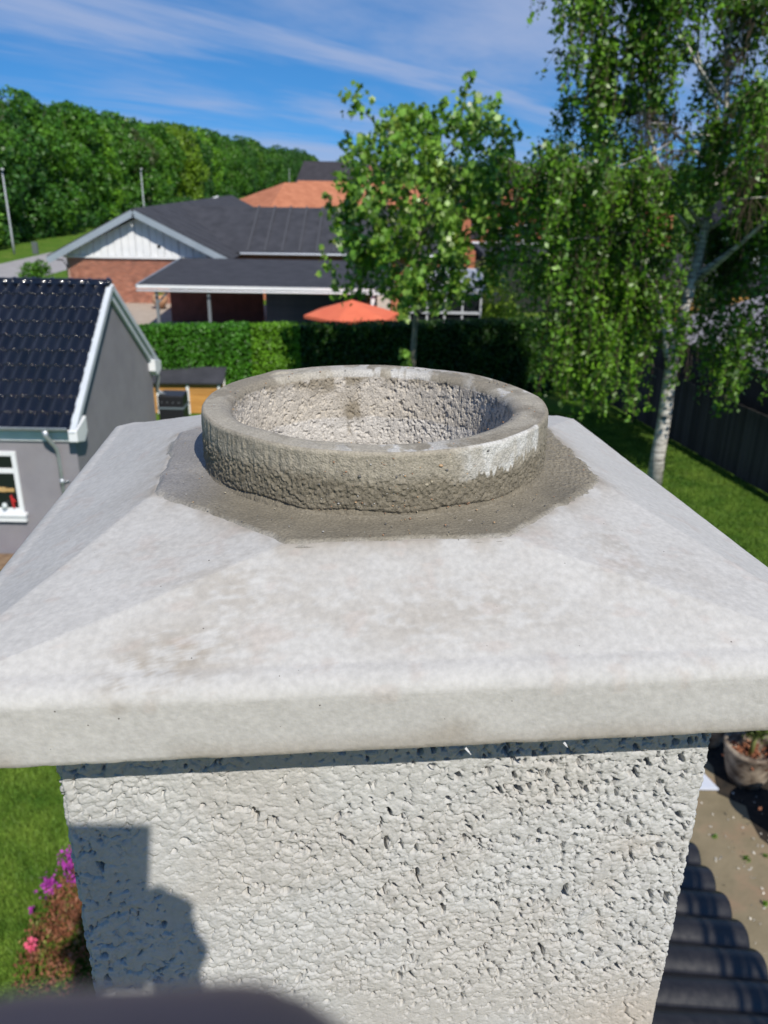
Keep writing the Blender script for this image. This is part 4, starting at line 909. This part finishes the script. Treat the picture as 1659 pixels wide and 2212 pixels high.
warm = sstep(.5, .68, fbm(s1*7, z1*9, 3, 73)); col = col*(1-warm[:, None]*.5)+np.array([.43, .41, .38])[None, :]*warm[:, None]*.5
tan_ = smooth*sstep(.12, .3, s1); col = col*(1-tan_[:, None]*.55)+np.array([.43, .375, .315])[None, :]*tan_[:, None]*.55
setcol(me, col)
M['shaft'] = mat('chimney_render', (.93,)*3, (1.07,)*3, 120, .92, attr='Col', bump=.45, bscale=420, spec=.2, bdist=.0016)
link('shaft', me, M['shaft'], ch)
# --- cap
SQ = [(-.4288,-.398),(.435,-.403),(.394,.403),(-.400,.397)]; ov = .257; oc = .1115
OCT = [(-oc,-ov),(oc,-ov),(ov,-oc),(ov,oc),(oc,ov),(-oc,ov),(-ov,oc),(-ov,-oc)]
def sqkeys(ins, cr):
    out = []
    c4 = []
    for (x, y) in SQ: c4.append((x-math.copysign(ins, x), y-math.copysign(ins, y)))
    FL, FR, BR, BL = c4
    return [(FL[0]+cr,FL[1]),(FR[0]-cr,FR[1]),(FR[0],FR[1]+cr),(BR[0],BR[1]-cr),(BR[0]-cr,BR[1]),(BL[0]+cr,BL[1]),(BL[0],BL[1]-cr),(FL[0],FL[1]+cr)]
def subdiv(keys, nl=150, nd=40):
    out = []
    for k in range(8):
        a = np.array(keys[k]); b = np.array(keys[(k+1) % 8]); n = nl if k % 2 == 0 else nd
        tt = np.arange(n)/n; out.append(a+(b-a)*tt[:, None])
    return np.concatenate(out)
loops = []
for ins, z in [(.10,-.4745),(.012,-.4750),(.004,-.4748),(.0005,-.472),(0,-.467)]: loops.append((subdiv(sqkeys(ins, .012)), z))
for k in range(1, 12): loops.append((subdiv(sqkeys(0, .012)), -.467+(.051)*k/11))
for k in range(1, 13):
    a = k/12*R(76); loops.append((subdiv(sqkeys(.030*(1-cos(a)), .012+.01*k/12)), -.416+.0190*sin(a)))
sqk = sqkeys(.0235, .022); zA = loops[-1][1]
for k in range(1, 91):
    tq = k/90; keys = [(a[0]*(1-tq)+b[0]*tq, a[1]*(1-tq)+b[1]*tq) for a, b in zip(sqk, OCT)]
    loops.append((subdiv(keys), zA+(-.337-zA)*tq))
for f in (.93, .8, .65): loops.append((subdiv([(x*f, y*f) for x, y in OCT]), -.337))
nl_ = len(loops[0][0]); P_ = np.concatenate([np.column_stack([a, np.full(len(a), z)]) for a, z in loops])
x, y, z = P_.T.copy()
hh = .0016*(fbm(x*6, y*6, 3, 91)-.5)+.0007*(fbm(x*60+z*60, y*60, 3, 92)-.5)
P_[:, 2] += np.where(z > -.47, hh, hh*.3)
frontface = (y < -.385); P_[:, 1] += np.where(frontface, .0014*(fbm(x*9, z*20, 3, 93)-.5)+.0008*(fbm(x*70, z*70, 2, 94)-.5), 0)
edge = (z < -.4675)&(np.abs(y) > .38); P_[:, 2] += np.where(edge, .0035*(np.maximum(0, vnoise(x*60, y*3, 95)-.62)), 0)
me = fastmesh('cap', P_, gridfaces(nl_, len(loops), True), True)
base = np.array([.440, .433, .415]); n1 = fbm(x*11+z*9, y*11, 5, 101); n2 = fbm(x*45+z*40, y*45, 4, 102); n3 = fbm(x*3.2, y*3.2, 3, 103)
tone = .93+.11*n1+.07*n2
col = base[None, :]*tone[:, None]
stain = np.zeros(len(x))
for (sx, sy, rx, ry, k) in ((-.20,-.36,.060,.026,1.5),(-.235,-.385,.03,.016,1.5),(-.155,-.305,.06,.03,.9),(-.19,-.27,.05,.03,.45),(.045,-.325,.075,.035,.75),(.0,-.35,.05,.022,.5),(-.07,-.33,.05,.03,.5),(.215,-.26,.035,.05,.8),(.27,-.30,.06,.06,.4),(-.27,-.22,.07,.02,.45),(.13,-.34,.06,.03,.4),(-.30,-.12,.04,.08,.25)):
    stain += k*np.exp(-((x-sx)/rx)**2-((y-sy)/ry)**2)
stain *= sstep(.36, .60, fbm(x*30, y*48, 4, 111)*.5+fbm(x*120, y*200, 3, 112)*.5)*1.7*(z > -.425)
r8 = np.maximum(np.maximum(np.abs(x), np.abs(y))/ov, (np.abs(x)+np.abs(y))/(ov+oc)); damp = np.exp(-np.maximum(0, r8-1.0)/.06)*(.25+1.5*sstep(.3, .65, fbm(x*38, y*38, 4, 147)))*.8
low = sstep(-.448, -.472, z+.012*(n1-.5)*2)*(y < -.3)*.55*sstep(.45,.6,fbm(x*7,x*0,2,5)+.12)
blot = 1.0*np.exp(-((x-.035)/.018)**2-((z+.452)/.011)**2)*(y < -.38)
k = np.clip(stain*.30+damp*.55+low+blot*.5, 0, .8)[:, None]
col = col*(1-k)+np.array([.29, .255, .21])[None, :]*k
red = sstep(.62, .74, fbm(x*40, y*60, 4, 118))*.25*(z > -.425); col = col*(1-red[:, None])+np.array([.40, .33, .29])[None, :]*red[:, None]
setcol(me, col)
M['cap'] = mat('cast_concrete', (.90,)*3, (1.09,)*3, 150, .85, attr='Col', bump=.5, bscale=240, spec=.3, bdist=.001, pore_shade=True)
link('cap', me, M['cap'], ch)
# air holes of the cast concrete are dark dots painted in its material
pc_ = MB()
# --- mortar bed
nr, na = 90, 1000; ph = np.arange(na)/na*2*pi
def octr(p): 
    d = np.stack([np.cos(p), np.sin(p)], 1); return np.min(np.where(np.stack([np.abs(d[:, 0])/ov, np.abs(d[:, 1])/ov, (np.abs(d[:, 0])+np.abs(d[:, 1]))/(ov+oc)], 1) > 0, 1/np.stack([np.abs(d[:, 0])/ov+1e-9, np.abs(d[:, 1])/ov+1e-9, (np.abs(d[:, 0])+np.abs(d[:, 1]))/(ov+oc)], 1), 9), axis=1)
ro = octr(ph)+.003+.010*(fbm(ph*9, ph*0+1, 3, 121)-.5)+.0015*(vnoise(ph*40, ph*0, 122)-.5)
ri = .197
T, A = np.meshgrid(np.linspace(0, 1, nr)**1.0, ph, indexing='ij'); RR = ri+(ro[None, :]-ri)*T; X_ = (RR*np.cos(A)).ravel(); Y_ = (RR*np.sin(A)).ravel(); tt = T.ravel(); rr_ = RR.ravel()
front = sstep(.2, -.8, np.sin(A).ravel())
zz = -.3338+.005*np.exp(-np.maximum(0, rr_-.2025)/.008)-.004*(1-tt)*front-.0052*sstep(.86, 1.0, tt)
zz += (.0014*(fbm(X_*70, Y_*70, 4, 131)-.5)+.0022*(fbm(X_*14, Y_*14, 3, 132)-.5))*(1-sstep(.95, 1, tt)*.5)
rgt = sstep(.16, .24, X_); w1, _, wc = worley(X_/.004, Y_/.004, 133); zz += rgt*.0016*(wc > .55)*(1-w1)
me = fastmesh('mortar_bed', np.column_stack([X_, Y_, zz]), gridfaces(na, nr, True), True)
lft = sstep(-.15, -.24, X_)*sstep(-.20, -.08, Y_)
n1 = fbm(X_*25, Y_*25, 4, 141); col = (np.array([.205, .182, .138])[None, :]*(1-lft[:, None])+np.array([.245, .235, .225])[None, :]*lft[:, None])*(.78+.44*n1)[:, None]
ed = sstep(.93, .985, tt)*(.5+.5*sstep(.4, .6, fbm(ph[None, :].repeat(nr, 0).ravel()*8, tt*2, 2, 143))); col = col*(1-.30*ed)[:, None]
fe = sstep(.86, .99, tt+.16*(fbm(X_*55, Y_*55, 4, 145)-.5))*.75; col = col*(1-fe[:, None])+np.array([.34, .32, .28])[None, :]*fe[:, None]
setcol(me, col)
M['mortar_wet'] = mat('fresh_mortar', (.74,)*3, (1.18,)*3, 360, .58, attr='Col', bump=.8, bscale=420, spec=.5, bdist=.002)
link('mortar_bed', me, M['mortar_wet'], ch)
# --- flue ring, one lathe: outside, top, inside
na = 1400; ph = np.arange(na)/na*2*pi
Ro, Ri, zt_, zb_ = .2025, .1640, -.265, -.350
rows = []   # (radius, z, part) part 0 outer 1 top 2 inner
for z in np.linspace(zb_, zt_-.004, 72): rows.append((Ro, z, 0))
for a in (25, 50, 75): rows.append((Ro-.004*(1-cos(R(a))), zt_-.004+.004*sin(R(a)), 0))
for r in np.linspace(Ro-.0045, Ri+.012, 26): rows.append((r, zt_, 1))
for a in np.linspace(0, 75, 6)[1:]: rows.append((Ri+.012-.012*sin(R(a)), zt_-.009*(1-cos(R(a)))*1.2, 1))
for z in np.linspace(zt_-.010, zt_-.16, 130): rows.append((Ri-.0003, z, 2))
for z in (-.50, -.6, -.9, -1.4): rows.append((Ri, z, 2))
rw = np.array(rows); nrw = len(rw); RA = np.repeat(rw[:, 0], na); ZA = np.repeat(rw[:, 1], na); PA = np.repeat(rw[:, 2], na); A = np.tile(ph, nrw)
u = A*Ro
n_f = fbm(u*160, ZA*160, 3, 151); n_m = fbm(u*40, ZA*40, 4, 152); vert = fbm(u*230, ZA*18, 3, 153)
g1, g2, gc = worley(u/.0035+n_m, ZA/.0035+n_m, 154)
down = sstep(-.288, -.304, ZA+.008*(fbm(u*14, u*0, 3, 156)-.5)*2)
d_out = .0018*(n_m-.5)+.0044*(fbm(u*330, ZA*330, 3, 191)-.5)*(.30+.75*down)+.0016*(gc-.5)*down*sstep(.5, .1, g1)+.0020*(vert-.5)*(1-down)
d_out *= 1-.6*sstep(-.322, -.338, ZA); d_out += .003*sstep(-.328, -.340, ZA)
crk = np.exp(-((ZA+.330+.002*np.sin(u*60))/.0016)**2)*sstep(.45, .55, fbm(u*10, u*0, 2, 158)); d_out -= .0025*crk
w1, w2, wc = worley(u/.0040, ZA/.0036, 161); pits = (wc < .3)*sstep(.42, .2, w1)
b1, b2, bc = worley(u/.011, ZA/.010, 163); bpit = (bc < .22)*sstep(.3, .14, b1)
d_in = .0020*(fbm(u*150, ZA*130, 3, 164)-.5)+.0012*(vert-.5)+.0010*pits+.0019*sstep(.64,.69,fbm(u*190,ZA*190,3,167))+.0030*bpit*sstep(.5,.65,fbm(u*12,ZA*12,2,165))
rad = np.where(PA == 0, RA+d_out, np.where(PA == 2, RA+d_in, RA))
blend = np.clip((zt_-.002-ZA)/.006, 0, 1); rad = np.where(PA == 0, RA+d_out*blend, rad)
ztop = .0012*(fbm(np.cos(A)*RA*40, np.sin(A)*RA*40, 4, 171)-.5)+.0010*(fbm(RA*220, A*3, 3, 172)-.5)+.0035*(fbm(np.cos(A)*2.2+5, np.sin(A)*2.2, 2, 173)-.5)
cra = np.exp(-((A-R(33)-.05*np.sin(RA*160))/.006)**2)*(PA == 1)*(RA > .172); ztop = ztop-.0025*cra
Zf = ZA+np.where(PA == 1, ztop, ztop*np.clip((ZA-zb_)/.07, 0, 1)*(PA != 2)+(PA == 2)*ztop*np.exp((ZA-zt_)/.02))
chip = np.exp(-((A-R(127))/.10)**2)*.0030*(RA > .185)*(PA <= 1)*np.clip((ZA-zb_)/.07, 0, 1); Zf += chip
xo = np.where(PA == 2, -.005, np.where(PA == 1, -.005*np.clip((Ro-RA)/(Ro-Ri), 0, 1), 0))
me = fastmesh('flue_pipe', np.column_stack([rad*np.cos(A)*1.035+xo, rad*np.sin(A), Zf]), gridfaces(na, nrw, True), True)
# colours: real stains of the mortar wash
Adeg = (np.degrees(A)+360) % 360
wet = np.array([.180, .158, .118]); dry = np.array([.30, .27, .215]); pale = np.array([.53, .52, .49]); inn = np.array([.50, .46, .40])
c_out = wet[None, :]*(1-down)[:, None]*0+ (wet[None, :]*down[:, None]+dry[None, :]*(1-down)[:, None])*(.75+.5*n_f)[:, None]
c_out *= (.85+.35*fbm(u*9, ZA*30, 3, 175))[:, None]
strk = sstep(.45, .65, fbm(u*260, ZA*12, 3, 176))*sstep(-.300, -.285, ZA+.012*(vnoise(u*60, u*0, 177)-.5)*2)*.5; c_out = c_out*(1-strk[:, None])+dry[None, :]*1.1*strk[:, None]
pb = (.55+.45*sstep(.40, .55, fbm(u*70, ZA*70, 4, 179)))*sstep(287, 296, Adeg+10*(n_m-.5))*sstep(326.5, 324.5, Adeg+2*(n_m-.5))*sstep(-.3005, -.2975, ZA+.010*(fbm(u*240, u*0, 3, 178)-.5)*2-.010*sstep(300, 322, Adeg)+.012*0); c_out = c_out*(1-pb[:, None])+pale[None, :]*pb[:, None]
rightwet = sstep(325, 329, Adeg)*1.0; c_out = c_out*(1-rightwet[:, None]*.55)+np.array([.215, .19, .145])[None, :]*(.8+.4*n_f)[:, None]*rightwet[:, None]*.55
nt_ = fbm(np.cos(A)*RA*22, np.sin(A)*RA*22, 4, 181); ntt = sstep(.42, .6, nt_)
c_top = np.array([.235, .21, .165])[None, :]*(1-ntt)[:, None]+np.array([.36, .33, .27])[None, :]*ntt[:, None]; c_top *= (.85+.3*n_f)[:, None]
smear = sstep(.50, .62, fbm(np.cos(A)*RA*60, np.sin(A)*RA*25, 4, 182))*(np.exp(-((Adeg-272)/16)**2)+np.exp(-((Adeg-20)/12)**2)+.7*np.exp(-((Adeg-75)/30)**2)); smear = np.clip(smear*1.3, 0, .8); c_top = c_top*(1-smear[:, None])+pale[None, :]*smear[:, None]
dk = np.exp(-(np.minimum(abs(Adeg-330), abs(Adeg-200))/35)**2)*sstep(.186, .170, RA)*.4; c_top = c_top*(1-dk[:, None])+np.array([.19, .175, .155])[None, :]*dk[:, None]
lowp = sstep(-.330, -.334, ZA+.003*(vnoise(u*40, u*0, 3)-.5))
c_in = (inn[None, :]*(1-lowp)[:, None]+np.array([.56, .535, .50])[None, :]*lowp[:, None])*(.84+.3*fbm(u*60, ZA*60, 4, 183))[:, None]
brn = np.exp(-((Adeg-93)/5)**2)*np.exp(-((ZA+.322)/.012)**2)+.8*np.exp(-((Adeg-95.5)/1.3)**2)*np.exp(-((ZA+.340)/.014)**2)+.6*np.exp(-((Adeg-105)/14)**2)*sstep(-.32, -.275, ZA)+.55*sstep(-.292, -.27, ZA)
brn = np.clip(brn*sstep(.36, .6, fbm(u*45, ZA*45, 4, 184))*1.5, 0, .85); c_in = c_in*(1-brn[:, None])+np.array([.24, .205, .15])[None, :]*brn[:, None]
col = np.where((PA == 0)[:, None], c_out, np.where((PA == 1)[:, None], c_top, c_in))
setcol(me, col)
M['flue'] = mat('pumice_concrete', (.76,)*3, (1.18,)*3, 420, .85, attr='Col', bump=.75, bscale=520, spec=.3, bdist=.002)
link('flue_pipe', me, M['flue'], ch)
# pebbles stuck in the mortar wash
ico = bmesh.new(); bmesh.ops.create_icosphere(ico, subdivisions=1, radius=1.0); iv = np.array([v.co[:] for v in ico.verts]); iF = np.array([[v.index for v in f.verts] for f in ico.faces]); ico.free()
VV = []; FF = []; CC = []; palc = [(.34,.30,.22),(.12,.115,.11),(.42,.28,.16),(.36,.35,.33),(.30,.17,.10),(.22,.20,.16)]
def peb(p, s):
    k = len(VV); q = iv*np.array([s*random.uniform(.7,1.3), s*random.uniform(.7,1.3), s*random.uniform(.5,.9)])*(1+.25*rng.normal(size=(len(iv),1))*.4)
    VV.append(q+np.array(p)); FF.append(iF+k*len(iv)); CC.append(np.tile(random.choice(palc), (len(iv), 1)))
for i in range(900):
    a = random.uniform(0, 2*pi); z = random.uniform(-.335, -.285) if random.random() < .8 else random.uniform(-.29, -.27); s = random.choice([.0006,.0007,.0008,.001,.0012]) if random.random() < .93 else .0022
    peb((( .2030)*cos(a), (.2030)*sin(a), z), s)
for i in range(170):
    a = random.uniform(0, 2*pi); rr = random.uniform(.21, .262); peb((rr*cos(a), rr*sin(a), -.3335), random.choice([.0006,.0008,.0011]))
for i in range(160):
    a = random.uniform(0, 2*pi); rr = random.uniform(.166, .2); peb((rr*cos(a), rr*sin(a), -.2655), random.choice([.0006,.0009,.0012]))
me = fastmesh('pebbles', np.concatenate(VV), np.concatenate(FF), True); setcol(me, np.concatenate(CC))
tag(link('pebbles', me, mat('pebble_stone', (1,)*3, (1.01,)*3, 5, .5, attr='Col'), ch), kind='stuff')
# straw-like mortar hairs under the cap edge
fb = MB()
for (px_, s_) in ((.045,.005),(.135,.003)):
    fb.tube([(px_, -.399, -.476), (px_+s_*.5, -.402, -.476-s_*.4), (px_+s_, -.401, -.476-s_*1.2)], [.0012,.0010,.0004], 5)
tag(fb.obj('mortar_crumbs', mat('white_crumb', (.6,.6,.6), rough=.8), ch), kind='stuff')

# ------------------------------------------------------------------ the house the chimney stands on
hs_ = empty('tiled_house', (CX, CY, 0), CR, 'house under the chimney with satin black corrugated roof sheets', 'house')
ex, ez, rx_, rz_ = 2.413, 3.40, .55, 3.83; lx_, lz_ = -.75, 3.53; yv = 3.25; yn = -3.1
MB().add([(lx_+.25,yn+.3,0),(ex-.35,yn+.3,0),(ex-.35,yv-.2,0),(lx_+.25,yv-.2,0),(lx_+.25,yn+.3,lz_-.05),(ex-.35,yn+.3,ez-.04),(ex-.35,yv-.2,ez-.04),(lx_+.25,yv-.2,lz_-.05),(rx_,yn+.3,rz_-.10),(rx_,yv-.2,rz_-.10)],
         [(0,1,5,8,4),(1,2,6,5),(2,3,7,9,6),(3,0,4,7),(4,8,9,7),(8,5,6,9)]).obj('wall', mat('white_render', (.62,.60,.56), (.70,.68,.64), 2, .9), hs_)
M['satin'] = mat('satin_black_sheet', (.013,.012,.012), (.022,.020,.020), 14, .34, spec=.6, rnd=.12, roughvar=.08)
wv = .205; nwv = 5; shw = wv*nwv; sll_ = 1.02
def sheetmesh():
    us = np.linspace(0, nwv+.35, 86); z = .030*(2*np.abs(np.cos(us*pi+pi/2))**.75-1); V = []
    vr = [(-.004,-.010),(-.003,-.004),(.002,-.001),(.010,0),(.3,0),(.6,0),(sll_+.12,0)]
    for v, dz in vr:
        for u_, z_ in zip(us, z): V.append((u_*wv, v, z_+.020*(1-max(v, 0)/sll_)+dz))
    for v in (-.004, sll_+.12):
        for u_, z_ in zip(us, z): V.append((u_*wv, v, z_+.020*(1-max(v, 0)/sll_)-.012))
    nu = len(us); F = [(j*nu+i, j*nu+i+1, (j+1)*nu+i+1, (j+1)*nu+i) for j in range(len(vr)-1) for i in range(nu-1)]; o = len(vr)*nu
    F += [(i, o+i, o+i+1, i+1) for i in range(nu-1)]+[(o+i, o+nu+i, o+nu+i+1, o+i+1) for i in range(nu-1)]
    return fastmesh('roof_sheet', V, F, True)
shm = sheetmesh(); shm.materials.append(M['satin'])
sl = Vector((rx_-ex, 0, rz_-ez)); su = sl.normalized(); sn = Vector((0,1,0)).cross(su)
for j in range(3):
    for i in range(6):
        Lm = Matrix((Vector((0,1,0)), su, sn)).transposed().to_4x4()
        if j == 2 and sl.length-2*sll_ < .15: continue
        o = link('roof_sheet', shm, None, hs_); o.matrix_local = Matrix.Translation(Vector((ex, yv-(i+1)*shw, ez))+su*(sll_*j)+sn*(.002*(i%2))) @ Lm
        if j == 2: o.scale = (1, (sl.length-2*sll_)/(sll_+.12), 1)
slb = Vector((rx_-lx_, 0, rz_-lz_)); su2 = slb.normalized(); sn2 = Vector((0,-1,0)).cross(su2)
for i in range(6):
    o = link('roof_sheet', shm, None, hs_); o.matrix_local = Matrix.Translation(Vector((lx_, yv-i*shw, lz_))) @ Matrix((Vector((0,-1,0)), su2, sn2)).transposed().to_4x4(); o.scale = (1, slb.length/(sll_+.12), 1)
for i in range(16):
    o = link('ridge_tile', rid, None, hs_, (rx_, yv-i*.40, rz_+.03), (0, 0, R(-90)))
lt = mat('yellow_pine', (.50,.33,.14), (.58,.40,.18), 6, .7)
MB().box(ex-.02, ex+.10, yn+.2, 1.55, ez-.10, ez-.04).obj('batten', lt, hs_)

# ------------------------------------------------------------------ scaffold with the working deck behind the chimney
sc_ = empty('scaffold', (0, 0, 0), R(6), 'steel tube scaffold with a plank deck beside the roof', 'scaffold')
M['tube'] = mat('scaffold_tube', (.35,.36,.37), rough=.45, metal=.6)
for (x, y, z0) in ((3.3,-1.5,0),(3.3,.45,0),(-.85,-1.5,0),(-.85,.3,0)): MB().tube([(x,y,z0),(x,y,7.1 if x > 0 else 5.95)], .024, 10).obj('standard', M['tube'], sc_)
plk = MB().box(-1.0, 1.3, 0, .28, 5.90, 5.94).mesh('plank'); plk.materials.append(lt)
for i in range(5): link('plank', plk, None, sc_, (0, -1.3+i*.30, 0))
for y in (-1.35, .2): MB().tube([(-1.0,y,5.86),(3.45,y,5.86)], .024, 8).obj('transom', M['tube'], sc_)
MB().box(3.33, 3.36, -1.6, 1.6, 6.75, 6.93).obj('shadow_board', lt, sc_)  # unseen board added to widen the shadow band on the roof sheets
for z in (6.45, 7.0): MB().tube([(3.3,-1.6,z),(3.3,1.6,z)], .024, 8).obj('guard_rail', M['tube'], sc_)

# ------------------------------------------------------------------ phone and the person taking the picture
camo = Vector((0, 0, H))
def K(u, v, w): return camo + rtv*u + upv*v + fwd*w
ph_ = empty('smartphone', tuple(K(0,0,-.008)), 0, 'black smartphone held up behind the chimney', 'phone')
def camR(): return Matrix((rtv, upv, -fwd)).transposed().to_4x4()
body = MB().box(-.040, .050, -.088, .083, .0035, .012).obj('body', M['black_plastic'], None, bevel=.003); body.parent = ph_
body.matrix_local = Matrix.Translation(camo-ph_.location) @ camR()
lens = MB().lathe([(.0075,.0035),(.0075,.0015),(.0055,.0015),(.0055,.0033)], 20).obj('lens_ring', M['steel'], None); lens.parent = ph_; lens.matrix_local = body.matrix_local.copy()
def remesh(name, chains, vox, m, parent, smooth=4):
    bm = bmesh.new()
    for pts in chains:
        pts = [(Vector(p), r) for p, r in pts]
        for (p0, r0), (p1, r1) in zip(pts[:-1], pts[1:]):
            L_ = (p1-p0).length; n = max(2, int(L_/(min(r0, r1)*.35))+1)
            for i in range(n):
                k = i/(n-1); r = r0+(r1-r0)*k
                bmesh.ops.create_icosphere(bm, subdivisions=2, radius=r, matrix=Matrix.Translation(p0.lerp(p1, k)))
    me = bpy.data.meshes.new(name); bm.to_mesh(me); bm.free(); o = bpy.data.objects.new(name+'_tmp', me); COL.objects.link(o)
    md = o.modifiers.new('r', 'REMESH'); md.mode = 'VOXEL'; md.voxel_size = vox; md2 = o.modifiers.new('s', 'SMOOTH'); md2.iterations = smooth; md2.factor = .5
    dg = bpy.context.evaluated_depsgraph_get(); m2 = bpy.data.meshes.new_from_object(o.evaluated_get(dg)); m2.name = name
    bpy.data.objects.remove(o); m2.polygons.foreach_set('use_smooth', [True]*len(m2.polygons)); m2.materials.clear(); m2.materials.append(m)
    return link(name, m2, None, parent)
M['skin'] = mat('skin', (.40,.22,.155), (.46,.26,.19), 30, .55, spec=.4)
pe = empty('person', (-.03, -.5, 5.95), 0, 'person in a dark work jacket on the scaffold holding up a phone', 'person')
PO = pe.location
def KL(u, v, w): return K(u, v+.0066, w)-PO
def W_(p): return Vector(p)-PO
def Kp(u, v, w): return K(u, v, w)-PO
hc = Kp(-.04, .03, -.38); nk = W_((-.04,-.47,7.52))
chs = []
chs.append([(hc+Vector((0,-.01,.03)), .088), (hc+Vector((0,.01,-.03)), .080), (hc+Vector((0,.035,-.085)), .052)])      # skull, jaw
chs.append([(hc+Vector((0,.085,.0)), .012), (hc+Vector((0,.105,-.03)), .014)])                                      # nose
for s in (-1, 1): chs.append([(hc+Vector((s*.088,-.01,.01)), .012), (hc+Vector((s*.09,-.012,-.03)), .009)])           # ears
chs.append([(hc+Vector((-.02,.088,-.062)), .008), (hc+Vector((.02,.088,-.062)), .008)])
chs.append([(hc+Vector((0,-.02,-.06)), .055), (nk, .058), (W_((-.03,-.5,7.35)), .10), (W_((-.03,-.52,7.05)), .12), (W_((-.03,-.52,6.86)), .12)])
shR, elR, wrR = W_((.15,-.48,7.42)), W_((.27,-.24,7.22)), Kp(.098, -.085, -.035)
shL, elL, wrL = W_((-.21,-.48,7.42)), W_((-.32,-.26,7.16)), Kp(-.085, -.110, .0)
chs.append([(nk, .06), (shR, .062), (elR, .042), (wrR, .027)]); chs.append([(nk, .06), (shL, .062), (elL, .042), (wrL, .027)])
# right hand closed round the phone edge
pR = Kp(.075, -.045, -.012); chs.append([(Kp(.056,.006,-.004), .017), (Kp(.079,-.012,-.006), .0165), (Kp(.086,-.028,-.008), .0155), (Kp(.101,-.046,-.010), .017), (Kp(.088,-.062,-.016), .02)])
chs.append([(Kp(.062,-.02,-.008), .026), (Kp(.066,-.05,-.010), .028)])
chs.append([(wrR, .027), (Kp(.082,-.058,-.018), .026), (pR, .024), (Kp(.066,-.02,-.008), .018)])
for i, (v, r) in enumerate(((-.005,.0090),(-.026,.0095),(-.047,.0092),(-.066,.0080))):
    chs.append([(Kp(.074,v-.012,-.010), .012), (Kp(.082+.004*i,v-.004,.014), r+.001), (Kp(.058,v,.026), r), (Kp(.040-.002*i,v-.002,.013), r-.0008)])
chs.append([(Kp(.078,-.03,-.02), .014), (Kp(.062,-.002,-.028), .0115), (Kp(.035,.012,-.024), .0095)])
# left hand: fist under the lens, first finger and thumb forward
chs.append([(wrL, .027), (KL(-.066,-.108,.035), .027), (KL(-.052,-.094,.060), .025), (KL(-.040,-.098,.080), .022)])
for i, (a, b, c, d, r) in enumerate((((-.052,-.080,.055),(-.040,-.072,.086),(-.016,-.0760,.096),(.008,-.090,.090),.0150),
                                    ((-.056,-.096,.062),(-.044,-.092,.094),(-.020,-.098,.102),(-.008,-.108,.088),.0130),
                                    ((-.060,-.112,.060),(-.050,-.112,.090),(-.028,-.118,.096),(-.018,-.124,.080),.0120),
                                    ((-.066,-.124,.054),(-.058,-.128,.078),(-.040,-.132,.084),(-.030,-.136,.070),.0105))):
    chs.append([(KL(*a), r+.002), (KL(*b), r+.0005), (KL(*c), r), (KL(*d), r-.0015)])
chs.append([(KL(-.072,-.085,.03), .016), (KL(-.060,-.082,.058), .0135), (KL(-.042,-.080,.083), .012)])
# legs
for s in (-1, 1):
    chs.append([(W_((-.03+s*.09,-.52,6.86)), .10), (W_((-.03+s*.11,-.46,6.42)), .062), (W_((-.03+s*.12,-.53,6.04)), .045), (W_((-.03+s*.13,-.42,5.99)), .038)])
bodyo = remesh('body', chs, .0055, M['skin'], pe)
M['jacket'] = mat('dark_jacket', (.020,.024,.040), (.035,.04,.06), 8, .9, bump=.5, bscale=30)
def wr(a, b, k): return a.lerp(b, k)
remesh('jacket', [[(nk+Vector((0,0,-.03)), .085), (W_((-.03,-.51,7.33)), .135), (W_((-.03,-.52,7.05)), .15), (W_((-.03,-.52,6.82)), .15)],
                  [(nk+Vector((.03,0,-.04)), .085), (shR, .082), (elR, .060), (wr(elR, wrR, .82), .040)], [(nk+Vector((-.03,0,-.04)), .085), (shL, .082), (elL, .060), (wr(elL, wrL, .82), .040)],
                  [(shR, .085), (shL, .085)]], .012, M['jacket'], pe)
remesh('trousers', [[(W_((-.03+s*.08,-.52,6.86)), .125), (W_((-.03+s*.11,-.46,6.42)), .082), (W_((-.03+s*.12,-.53,6.08)), .065)] for s in (-1, 1)], .012, mat('work_trousers', (.03,.03,.035), rough=.9), pe)
for s in (-1, 1): remesh('boot', [[(W_((-.03+s*.12,-.54,6.02)), .062), (W_((-.03+s*.13,-.42,5.995)), .05)]], .01, M['black_plastic'], pe)
remesh('hair', [[(hc+Vector((0,-.03,.06)), .088), (hc+Vector((0,-.04,.0)), .088)]], .01, mat('brown_hair', (.05,.03,.02), rough=.8), pe)
for s in (-1, 1): o = MB().lathe([(0,.012),(.006,.010),(.011,.004),(.012,0)], 10).obj('eye', mat('eye', (.6,.6,.6), rough=.2), pe, True); o.matrix_local = Matrix.Translation(hc+Vector((s*.032,.078,.005))) @ Matrix.Rotation(R(-90), 4, 'X')
print('tris', sum(len(o.data.polygons) for o in bpy.data.objects if o.type == 'MESH'), len(bpy.data.objects))
